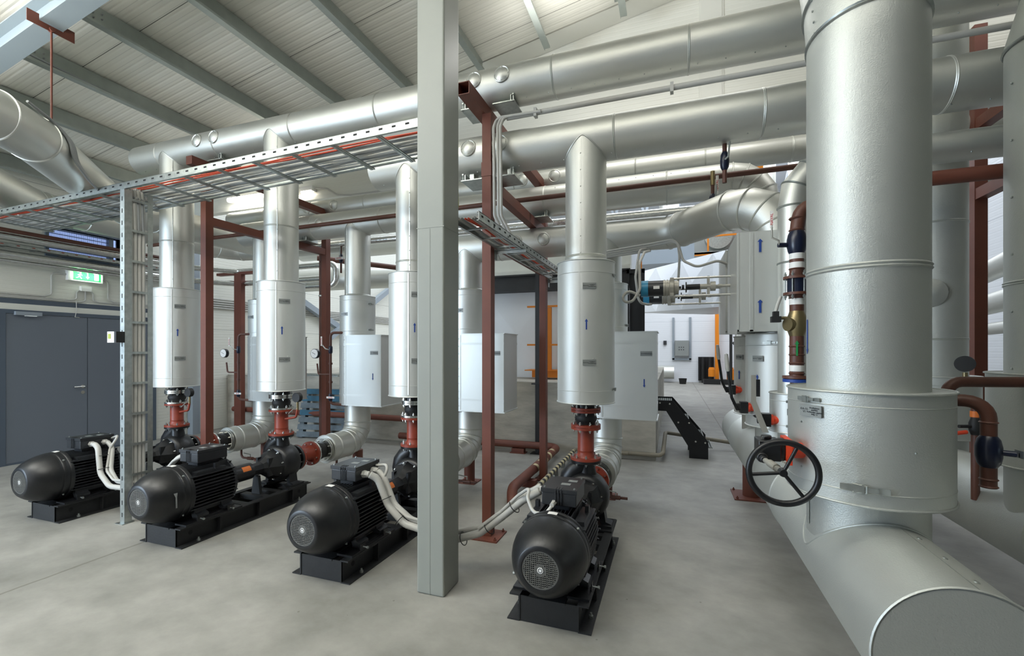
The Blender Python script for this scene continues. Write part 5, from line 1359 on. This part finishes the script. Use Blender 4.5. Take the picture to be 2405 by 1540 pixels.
g = thing('pressure_gauge', 'black backed pressure gauge above the right drain pipes', 'gauge', (1.55, 3.3, 1.5)); MB().cyl((1.56, 3.26, 1.52), (1.58, 3.30, 1.52), .045, 28).build('housing', 'rubber', g); MB().cyl((1.58, 3.30, 1.40), (1.58, 3.30, 1.47), .012, 10).build('stem', 'brass', g)
d4 = thing('drain_valve', 'dark valve with capped end low between the two manifolds', 'pipe', (1.20, 2.6, .5))
MB().sweep([(1.02, 2.72, .62), (1.10, 2.66, .58), (1.30, 2.40, .53), (1.38, 2.30, .515)], .026, 18).build('pipe', 'brown_pipe', d4)
MB().lathe([(-.07, .027), (-.04, .04), (.04, .04), (.07, .027)], (1.20, 2.53, .555), (.55, -.8, -.12), 20).build('ball_valve', 'blue_paint', d4); MB().cyl((1.36, 2.33, .52), (1.43, 2.235, .50), .034, 6).build('end_cap', 'rubber', d4)
# brown cross pipe at right
o = MB().sweep([(1.05, 3.42, 2.63), (5.2, 3.42, 2.66)], .043, 24).build('cross_pipe', 'red_oxide'); tag(o, 'reddish brown horizontal pipe crossing at the right, behind the huge riser', 'pipe')
for y, z, lab in ((5.9, 2.55, 'upper'), (5.9, 2.15, 'middle'), (5.9, 1.85, 'lower')):
    o = MB().sweep([(3.3, y, z+.0), (4.3, 9.5, z+.0)], .12 if lab != 'lower' else .07, 24).build('duct', 'silver'); tag(o, '%s silver pipe glimpsed at the far right beyond the red post' % lab, 'pipe')
o = MB().cyl((3.9, 8.2, 0), (3.9, 8.2, 1.05), .18, 24).build('wrapped_tank', 'foil'); tag(o, 'foil wrapped vessel glimpsed low at the far right', 'tank')

# ================================================================== SMALL VALVES HANGING FROM HEADERS
def hang(x, y, z, lab, L=.34):
    t = thing('vent_valve', lab, 'valve', (x, y, z))
    MB().cyl((x, y, z-L), (x, y, z), .016, 14).build('pipe', 'brown_pipe', t)
    v_ = MB().lathe([(-.07, .018), (-.045, .03), (0, .034), (.045, .03), (.07, .018)], (x, y, z-L*.45), (0, 0, 1), 18).build('ball_valve', 'blue_paint', t)
    MB().sweep([(x, y-.035, z-L*.45), (x+.02, y-.05, z-L*.40), (x+.03, y-.055, z-L*.05)], .007, 8).build('lever', 'zinc', v_); return t
hang(.38, 3.80, Z2-R2+.01, 'small blue black valve hanging under the second header pipe, right part', .30)
t = hang(.36, 4.62, 3.14, 'small valve with brass nozzle and white lever beside the brown pipe, right part', .34)
MB().cyl((.36, 4.62, 3.14), (.36, 4.62, 3.27), .02, 14).build('brass_nozzle', 'brass', t); MB().box(.385, .41, 4.60, 4.606, 3.05, 3.22).build('grip', 'white', t, smooth=False)
text('NAVAL', .032, 'ink_red', frame((.398, 4.599, 3.13), (0, 0, 1), (-1, 0, 0)), 'lettering', t)
t = hang(-4.94, 5.85, 3.235, 'small black valve with white grip between the second and third risers', .42); MB().box(-5.01, -4.87, 5.80, 5.81, 3.02, 3.06).build('grip', 'white', t, smooth=False)
text('NAVAL', .030, 'ink_red', frame((-4.94, 5.798, 3.04), (1, 0, 0), (0, 0, 1)), 'lettering', t)

# ================================================================== WALL FITTINGS ON THE LEFT
ex = thing('exit_sign', 'lit green running man emergency exit sign over the double door', 'sign', (-8.6, 4.42, 2.68))
MB().box(XL+.002, XL+.075, 4.20, 4.64, 2.655, 2.82).build('housing', 'white', ex, smooth=False)
MB().box(XL+.075, XL+.079, 4.262, 4.61, 2.672, 2.808).build('green_panel', 'sign_green', ex, smooth=False)
FM = frame((XL+.0805, 4.436, 2.74), (0, 1, 0), (0, 0, 1)); m = MB()
def q(pts): m.prism(pts, 0, .001, FM)
m.cyl(FM @ V((-.088, .040, 0)), FM @ V((-.088, .040, .001)), .011, 14)
q([(-.105, .025), (-.085, .027), (-.092, -.008), (-.110, -.010)]); q([(-.088, .027), (-.066, .008), (-.071, .002), (-.090, .014)]); q([(-.104, .024), (-.126, .010), (-.121, .003), (-.102, .013)])
q([(-.110, -.008), (-.095, -.008), (-.080, -.030), (-.088, -.036)]); q([(-.088, -.036), (-.080, -.030), (-.070, -.045), (-.078, -.05)]); q([(-.110, -.008), (-.100, -.012), (-.122, -.036), (-.130, -.031)]); q([(-.130, -.031), (-.122, -.036), (-.142, -.040), (-.144, -.033)])
q([(-.006, .045), (.008, .045), (.008, -.01), (.024, -.01), (.001, -.042), (-.022, -.01), (-.006, -.01)])
q([(.088, .05), (.145, .05), (.145, -.05), (.088, -.05)])
m.build('pictogram', 'sign_white', ex, smooth=False)
area('exit_sign_glow', (XL+.12, 4.43, 2.74), (0, math.radians(90), 0), .12, .34, 1.0, (.8, 1, .85))
jb = thing('junction_box', 'small white junction box with conduits below the exit sign', 'box', (-8.62, 4.42, 2.52)); MB().box(XL+.002, XL+.06, 4.37, 4.50, 2.51, 2.585).build('housing', 'white', jb, smooth=False)
for i, (yy, pts) in enumerate(((4.385, [(4.385, 2.52), (4.33, 2.50), (4.33, 2.375), (4.24, 2.355), (2.4, 2.355)]), (4.44, [(4.44, 2.51), (4.44, 2.36), (4.36, 2.335), (2.4, 2.335)]), (4.485, [(4.485, 2.52), (4.54, 2.50), (4.54, 2.375), (4.62, 2.355), (5.9, 2.355)]),
        (4.2, [(4.2, 2.74), (4.06, 2.74), (4.03, 2.70), (4.03, 2.42), (3.95, 2.38), (2.4, 2.38)]), (4.64, [(4.64, 2.72), (4.72, 2.71), (4.74, 2.68), (4.74, 2.42), (4.82, 2.375), (5.9, 2.375)]))):
    o = MB().sweep(bend([(XL+.02, a, b) for a, b in pts], .04, 4), .011, 8).build('wall_conduit', 'cable'); tag(o, 'pale conduit on the left wall beside the exit sign', 'conduit', 'conduits around the exit sign')
o = MB().sweep([(XL+.03, 4.32, 2.34), (XL+.035, 4.32, 2.2), (XL+.04, 4.30, 2.10), (XL+.03, 4.36, 2.095)], .005, 6).build('door_contact_wire', 'cable'); tag(o, 'thin wire from the conduits down to the door top', 'wire')
# conduits racked on the left wall beyond
for k in range(5):
    o = MB().sweep([(XL+.03, 6.0, 2.62-.045*k), (XL+.03, 14.2, 2.62-.045*k)], .016, 8).build('wall_conduit', 'cable'); tag(o, 'one of five parallel grey conduits on the white wall behind the risers', 'conduit', 'racked conduits on the rear left wall')
# wall lamp
lm = thing('strip_lamp', 'glowing fluorescent lamp under the partition wall between the two left risers', 'lamp', (-6.35, 5.62, 4.12))
MB().box(-7.08, -5.60, 5.64, 5.70, 4.09, 4.17).build('housing', 'white', lm, smooth=False)
MB().sweep([(-7.05, 5.60, 4.12), (-5.63, 5.60, 4.12)], .038, 16).build('diffuser', 'tube', lm)
area('strip_lamp_light', (-6.35, 5.50, 4.08), (math.radians(40), 0, 0), 1.4, .08, 10, (1, .97, .9))
lm2 = thing('strip_lamp', 'second fluorescent lamp on the partition, just right of the second riser', 'lamp', (-4.9, 5.62, 4.12))
MB().box(-5.52, -5.28, 5.60, 5.69, 4.08, 4.16).build('housing', 'white', lm2, smooth=False); MB().sweep([(-5.50, 5.62, 4.07), (-5.30, 5.62, 4.07)], .03, 12).build('diffuser', 'tube', lm2)
o = MB().sweep(bend([(-5.28, 5.66, 4.13), (-5.05, 5.66, 4.10), (-4.85, 5.66, 3.98), (-4.6, 5.66, 3.95), (5.4, 5.66, 3.95)], .15, 5), .014, 8).build('lamp_cable', 'cable'); tag(o, 'white conduit running along the lower edge of the partition wall', 'conduit')

# ================================================================== FLOOR PIPES, PALLET, STEPS
o = MB().sweep(bend([(-4.4, 6.67, .13), (-1.62, 6.67, .13), (-1.60, 4.52, .13), (-1.56, 4.42, .0)], .16, 5), .055, 20).build('floor_pipe', 'red_oxide'); tag(o, 'thick red oxide pipe lying along the floor behind the red frame', 'pipe')
m = MB()
for k in range(5): m.lathe([(-.03, .056), (-.03, .0565), (.03, .0565), (.03, .056)], (-1.613+.0, 6.30-k*.20, .13), (0, 1, 0), 20, a0=-PI*.1, a1=PI*.9) if False else m.lathe([(-.035, .0562), (.035, .0562)], (-1.618+.004*k, 6.25-k*.22, .13), (0, 1, 0), 20)
build_each(m, 'hazard_band', 'hazard_cream', o)
for (x, y) in ((-2.25, 6.67), (-1.60, 5.1)):
    q_ = MB().box(x-.12, x+.12, y-.08, y+.08, 0, .012).box(x-.10, x+.10, y-.05, y+.05, .012, .072).build('pipe_saddle', 'red_oxide', o, smooth=False)
pp_ = bend([(-.1, 7.0, .09), (-.62, 6.80, .09), (-1.38, 6.78, .09), (-1.40, 4.6, .09)], .06, 4)
pp_ = bend([(-.60, 6.78, .09), (-1.38, 6.78, .09), (-1.40, 4.60, .09)], .06, 4)
o = MB().sweep(pp_, .026, 14).build('floor_pipe', 'hazard_pipe'); tag(o, 'thin floor pipe wrapped in black and yellow hazard tape', 'pipe')
m = MB()
for k in range(15): m.lathe([(-.035, .0265), (.035, .0265)], (-1.382-.001*k, 6.62-k*.14, .09), (0, 1, 0), 14)
build_each(m, 'hazard_band', 'hazard_cream', o)
m = MB()
for k in range(15): m.lathe([(-.03, .0267), (.03, .0267)], (-1.382-.001*k, 6.55-k*.14, .09), (0, 1, 0), 14)
build_each(m, 'dark_band', 'hazard_black', o)
m = MB()
for k in range(5): m.box(-1.42, -1.36, 6.4-k*.4, 6.42-k*.4, 0, .075)
build_each(m, 'foot', 'zinc', o, smooth=False)
o = MB().sweep(bend([(-.9, 6.80, .09), (-.17, 6.80, .09), (-.12, 6.80, .12), (-.10, 7.8, .25), (1.0, 7.9, .12)], .06, 4), .03, 14).build('floor_pipe', 'hazard_pipe'); tag(o, 'grey plastic pipe running round the foot of the concrete plinth by the steps', 'pipe')
m = MB()
for k in range(6): m.lathe([(-.03, .0306), (.03, .0306)], (.35+k*.11, 7.86+.01*k, .195-.013*k), (1, .09, -.12), 12)
build_each(m, 'hazard_band', 'hazard_cream', o)
o = MB().sweep([(-8.2, 6.62, .43), (-3.9, 6.62, .43)], .05, 18).build('wall_pipe', 'red_oxide'); tag(o, 'dull red pipe running along the face of the concrete plinth', 'pipe')
# pallet leaning on the plinth
pl = thing('pallet', 'weathered blue wooden pallet leaning against the plinth behind the second pump', 'pallet', (-5.95, 6.55, 0))
PMx = Matrix.Translation((-6.45, 6.46, .0)) @ Matrix.Rotation(math.radians(8), 4, 'Z') @ Matrix.Rotation(math.radians(-14), 4, 'X')
for k in range(7):
    m = MB(); m.box(0, .95, -.022, 0, .02+k*.13, .115+k*.13, PMx); m.build('board', 'pallet_blue' if k in (5, 6, 3) else 'pallet_grey', pl, smooth=False)
for k in range(3): MB().box(.02+k*.42, .11+k*.42, 0, .09, .01, .90, PMx).build('stringer', 'pallet_grey', pl, smooth=False)
# steel steps
st = thing('steel_steps', 'short black steel stair with grating treads leading down from the concrete plinth', 'stairs', (.2, 7.3, 0))
for y in (7.17, 7.75):
    poly = [(-.23, .84), (.01, .84), (.50, .26), (.50, 0), (.24, 0), (.24, .15), (-.08, .68), (-.23, .68)]
    n = len(poly); vs = [(a, y, b) for a, b in poly]+[(a, y+.008, b) for a, b in poly]
    MB().add(vs, [tuple(range(n)), tuple(range(n, 2*n))]+[(i, (i+1) % n, n+(i+1) % n, n+i) for i in range(n)]).build('stringer', 'black', st, smooth=False)
for x, z in ((-.22, .82), (.02, .58), (.22, .34), (.34, .18)):
    m = MB()
    for k in range(8): m.box(x+.03*k, x+.03*k+.005, 7.18, 7.75, z-.02, z)
    for k in range(14): m.box(x, x+.22, 7.19+k*.041, 7.193+k*.041, z-.018, z-.002)
    m.build('tread', 'zinc', st, smooth=False)
m = MB()
for x, z in ((-.17, .80), (-.03, .79), (.09, .52), (.24, .52), (.33, .25), (.46, .24)): m.cyl((x, 7.16, z), (x, 7.17, z), .013, 12)
build_each(m, 'bolt_head', 'bright', st)
o = MB().box(-7.4, -5.9, 6.9, 7.3, 1.09, 1.11)
for k in range(40): o.box(-7.4+k*.0375, -7.385+k*.0375, 6.9, 7.3, 1.11, 1.125)
tag(o.build('grating_panel', 'zinc', smooth=False), 'galvanised grating panel lying on top of the plinth', 'grating')

# ================================================================== THE HALL BEYOND
bc = thing('boiler_casing', 'big white faceted boiler casing standing on the concrete plinth', 'boiler', (-2.8, 8.1, 1.09))
def facets(m, p00, p10, p11, p01, nx, nz, amp, nrm):
    nrm = V(nrm); P = {}
    for i in range(nx+1):
        for k in range(nz+1):
            a = V(p00).lerp(V(p10), i/nx); b = V(p01).lerp(V(p11), i/nx); P[i, k] = a.lerp(b, k/nz)
    for i in range(nx):
        for k in range(nz):
            c = (P[i, k]+P[i+1, k]+P[i+1, k+1]+P[i, k+1])/4+nrm*amp
            m.add([P[i, k], P[i+1, k], P[i+1, k+1], P[i, k+1], c], [(0, 1, 4), (1, 2, 4), (2, 3, 4), (3, 0, 4)])
    return m
m = MB(); facets(m, (-4.7, 8.0, 1.09), (-.75, 8.0, 1.09), (-.75, 8.0, 2.66), (-4.7, 8.0, 2.66), 3, 1, .04, (0, -1, 0)); m.box(-4.7, -.75, 8.001, 11, 1.09, 3.9); m.build('faceted_wall', 'white_sheet', bc, smooth=False)
MB().box(-4.8, -.65, 7.75, 8.0, 2.66, 2.92).box(-4.8, -.65, 7.70, 8.0, 2.92, 2.95).build('dark_beam', 'black_dusty', bc, smooth=False)
MB().box(-4.8, -.65, 7.72, 8.0, 2.95, 3.02).box(-4.8, -.65, 7.80, 8.0, 3.02, 3.9).build('upper_panel', 'flashing', bc, smooth=False)
MB().box(-.64, -.60, 6.95, 7.0, 1.09, 2.8).box(-.64, -.38, 6.95, 7.02, 2.74, 2.8).box(-.42, -.38, 6.95, 7.0, 1.09, 2.8).box(-.60, -.42, 7.02, 7.05, 1.09, 2.74).build('dark_frame', 'black', bc, smooth=False)
rl = thing('guard_rail', 'orange steel guard rail on the plinth in front of the white casing', 'railing', (-1.6, 7.6, 1.09))
m = MB().box(-2.04, -1.96, 7.56, 7.62, 1.2, 2.33).build('post', 'orange', rl, smooth=False)
MB().box(-2.39, -.8, 7.55, 7.60, 2.335, 2.365).build('rail', 'orange', rl, smooth=False); MB().box(-2.39, -.8, 7.55, 7.60, 1.67, 1.70).build('rail', 'orange', rl, smooth=False)
MB().box(-2.30, -.8, 7.55, 7.65, 1.12, 1.235).box(-2.42, -.8, 7.50, 7.9, 1.235, 1.25).build('kick_board', 'orange', rl, smooth=False)
o = MB().box(-.52, -.44, 7.3, 7.36, 1.09, 3.0).box(-.53, -.43, 7.30, 7.36, 2.3, 2.36).build('orange_post', 'orange', smooth=False); tag(o, 'orange steel post right of the nearest suction riser', 'post')
hp = thing('hopper', 'bright white faceted hopper hanging in the hall behind the actuators', 'hopper', (0, 11, 2.4))
m = MB(); facets(m, (-.95, 12.7, 2.60), (1.35, 8.95, 2.40), (1.35, 8.95, 3.48), (-.95, 12.7, 3.68), 4, 1, .10, (-.85, -.52, 0))
m.add([(-.95, 12.7, 2.60), (1.35, 8.95, 2.40), (3.35, 10.2, 2.40), (1.05, 14.0, 2.60), (-.95, 12.7, 3.68), (1.35, 8.95, 3.48), (3.35, 10.2, 3.48), (1.05, 14.0, 3.68)], [(0, 1, 2, 3), (4, 7, 6, 5), (1, 5, 6, 2), (2, 6, 7, 3), (3, 7, 4, 0)])
m.build('shell', 'white_sheet', hp, smooth=False)
MB().box(2.9, 3.0, 10.3, 10.4, 0, 2.4).build('leg', 'steel_blue', hp, smooth=False)
# partition room at the back with cabinet
cb = thing('electrical_cabinet', 'grey electrical cabinet in a steel frame on the far white wall', 'cabinet', (.46, 23.9, 1.1))
MB().box(.14, .78, 23.75, 23.97, 1.30, 2.05).build('housing', 'tag', cb, smooth=False); MB().box(.02, .12, 23.9, 23.98, 1.1, 3.2).box(.80, .90, 23.9, 23.98, 1.1, 3.2).box(.02, .90, 23.9, 23.98, 1.08, 1.18).build('frame', 'steel_blue', cb, smooth=False)
m = MB()
for i in range(3):
    for k in range(2): m.cyl((.34+i*.1, 23.74, 1.60+k*.12), (.34+i*.1, 23.75, 1.60+k*.12), .025, 10)
build_each(m, 'push_button', 'ink', cb)
o = MB().box(-.40, -.25, 23.9, 23.98, 1.85, 2.05).build('wall_socket', 'ink', smooth=False); tag(o, 'small black box on the far white wall left of the cabinet', 'box')
o = MB().sweep([(-.9, 23.4, .50), (.10, 23.4, .50)], .32, 28).build('round_tank', 'silver'); tag(o, 'horizontal silver tank at the foot of the far wall', 'tank')
o = MB().lathe([(0, .14), (.25, .18), (.26, .19), (.26, .16), (.03, .12), (.03, 0)], (.48, 22.6, 0), (0, 0, 1), 24).build('bucket', 'rubber'); tag(o, 'black bucket on the floor by the far wall', 'bucket')
o = MB().box(1.95, 2.12, 23.6, 23.75, .02, 3.4).build('orange_column', 'orange', smooth=False); tag(o, 'tall orange column at the corner of the far white wall', 'post')
o = MB().box(1.22, 1.92, 23.85, 23.99, .1, 1.25).box(1.22, 1.30, 23.8, 23.9, .1, 1.25).build('dark_opening', 'dark', smooth=False); tag(o, 'dark opening with pipes low in the far white wall', 'opening')
for k, x in enumerate((1.42, 1.72)):
    o = MB().cyl((x, 23.7, 0), (x, 23.7, 1.22), .07, 14).build('black_pipe', 'rubber'); tag(o, 'black upright pipe in the dark opening of the far wall', 'pipe', 'black pipes in the far opening')
for x, lab in ((1.75, 'orange motor standing in a black tray by the orange column'), (2.55, 'orange motor with an orange base right of the orange column')):
    t = thing('pump_motor', lab, 'motor', (x, 23.0, 0)); MB().lathe([(.25, .05), (.25, .15), (.60, .15), (.62, .12), (.68, .12), (.68, 0)], (x, 23.0, .1), (0, 0, 1), 16).build('motor', 'orange', t); MB().box(x-.35, x+.35, 22.7, 23.3, 0, .22).build('drip_tray', 'rubber', t, smooth=False)
    if x > 2: MB().box(x-.15, x+.45, 22.85, 23.15, .22, .55).build('base', 'orange', t, smooth=False)
for i, (x, r_) in enumerate(((2.75, .14), (3.05, .09), (2.45, .06))):
    o = MB().cyl((x, 22.0, 0), (x, 22.0, 3.3), r_, 16).build('rear_pipe', 'silver' if i == 0 else 'brown_pipe' if i == 1 else 'rubber'); tag(o, ('grey upright pipe right of the far orange column', 'brown upright pipe right of the far orange column', 'black thin upright pipe right of the far orange column')[i], 'pipe')
o = MB(); bar(o, (2.3, 20.0, 1.9), (3.5, 20.0, .3), .45, .05); tag(o.build('conveyor_panel', 'rubber', smooth=False), 'black slanted panel seen behind the levered valves', 'panel')
# high level ducts, walkway, and trusses seen above the hopper
wk = thing('walkway', 'orange railed grating walkway high in the hall behind the lowest header', 'walkway', (1.0, 15.5, 4.6))
MB().box(-2.4, 3.6, 15.5, 16.4, 4.62, 4.70).build('deck', 'zinc', wk, smooth=False); MB().box(-2.4, 3.6, 15.5, 15.54, 4.58, 4.68).build('edge_beam', 'orange', wk, smooth=False)
for z in (5.15, 5.65): MB().box(-2.4, 3.6, 15.48, 15.53, z, z+.05).build('rail', 'orange', wk, smooth=False)
for k in range(6): MB().box(-2.4+k*1.15, -2.35+k*1.15, 15.48, 15.53, 4.7, 5.7).build('post', 'orange', wk, smooth=False)
o = MB().box(2.35, 2.55, 15.1, 15.3, 2.4, 7.8).build('orange_column', 'orange', smooth=False); tag(o, 'tall orange column high in the hall right of the round duct end', 'post')
dk = thing('fan_housing', 'round grey fan housing with a duct mouth behind the walkway rails', 'fan', (1.35, 16.6, 5.6)); MB().cyl((1.30, 16.6, 5.45), (1.30, 17.2, 5.45), 1.0, 40).build('housing', 'tag', dk); MB().cyl((1.45, 16.3, 5.35), (1.45, 16.6, 5.35), .42, 32).build('duct_mouth', 'zinc', dk)
for i, (x, r_) in enumerate(((3.0, .33), (4.0, .30))):
    o = MB().cyl((x, 17.5, 4.0), (x, 17.5, 9.1), r_, 28).build('stack_duct', 'silver'); tag(o, ('white silver upright duct high in the hall beside the orange column', 'pale upright duct high in the hall, farther right')[i], 'duct')
o = MB().cyl((-.1, 18, 6.5), (-.1, 18, 9.1), .35, 28).build('stack_duct', 'silver'); tag(o, 'bright upright duct seen above the lowest header', 'duct')
m = MB()
for k in range(6): bar(m, (-3+k*1.2, 19, 9.0), (-2.2+k*1.2, 19, 7.0), .09); bar(m, (-1.8+k*1.2, 19, 9.0), (-2.2+k*1.2, 19, 7.0), .09)
bar(m, (-4, 19, 7.0), (5, 19, 7.0), .12); tag(m.build('roof_truss', 'steel_blue', smooth=False), 'pale blue lattice roof truss high in the hall', 'truss')
o = MB().box(-1.4, .6, 13.8, 15.0, 4.1, 5.0).build('supply_duct', 'steel_blue', smooth=False); tag(o, 'pale blue rectangular duct behind the cable loops', 'duct')
# hall pipes seen between the second and third risers
o = MB().sweep(bend([(-8.0, 7.6, 3.05), (-6.2, 7.6, 3.05), (-3.2, 9.2, 3.25)], .4, 6), .22, 32).build('hall_pipe', 'silver'); tag(o, 'silver segmented pipe bending back behind the second suction riser', 'pipe')
o = MB().sweep([(-6.2, 6.7, 3.30), (-2.2, 10.2, 3.0)], .05, 16).build('hall_pipe', 'brown_pipe'); tag(o, 'brown pipe slanting back behind the second suction riser', 'pipe')
m = MB().box(-6.3, -4.0, 13.0, 13.02, 2.0, 2.02)
o = MB().sweep([(-8.3, 8.5, 3.95), (-5.2, 8.5, 3.95)], .25, 28).build('hall_pipe', 'silver'); tag(o, 'pale pipe glimpsed just under the partition wall', 'pipe')
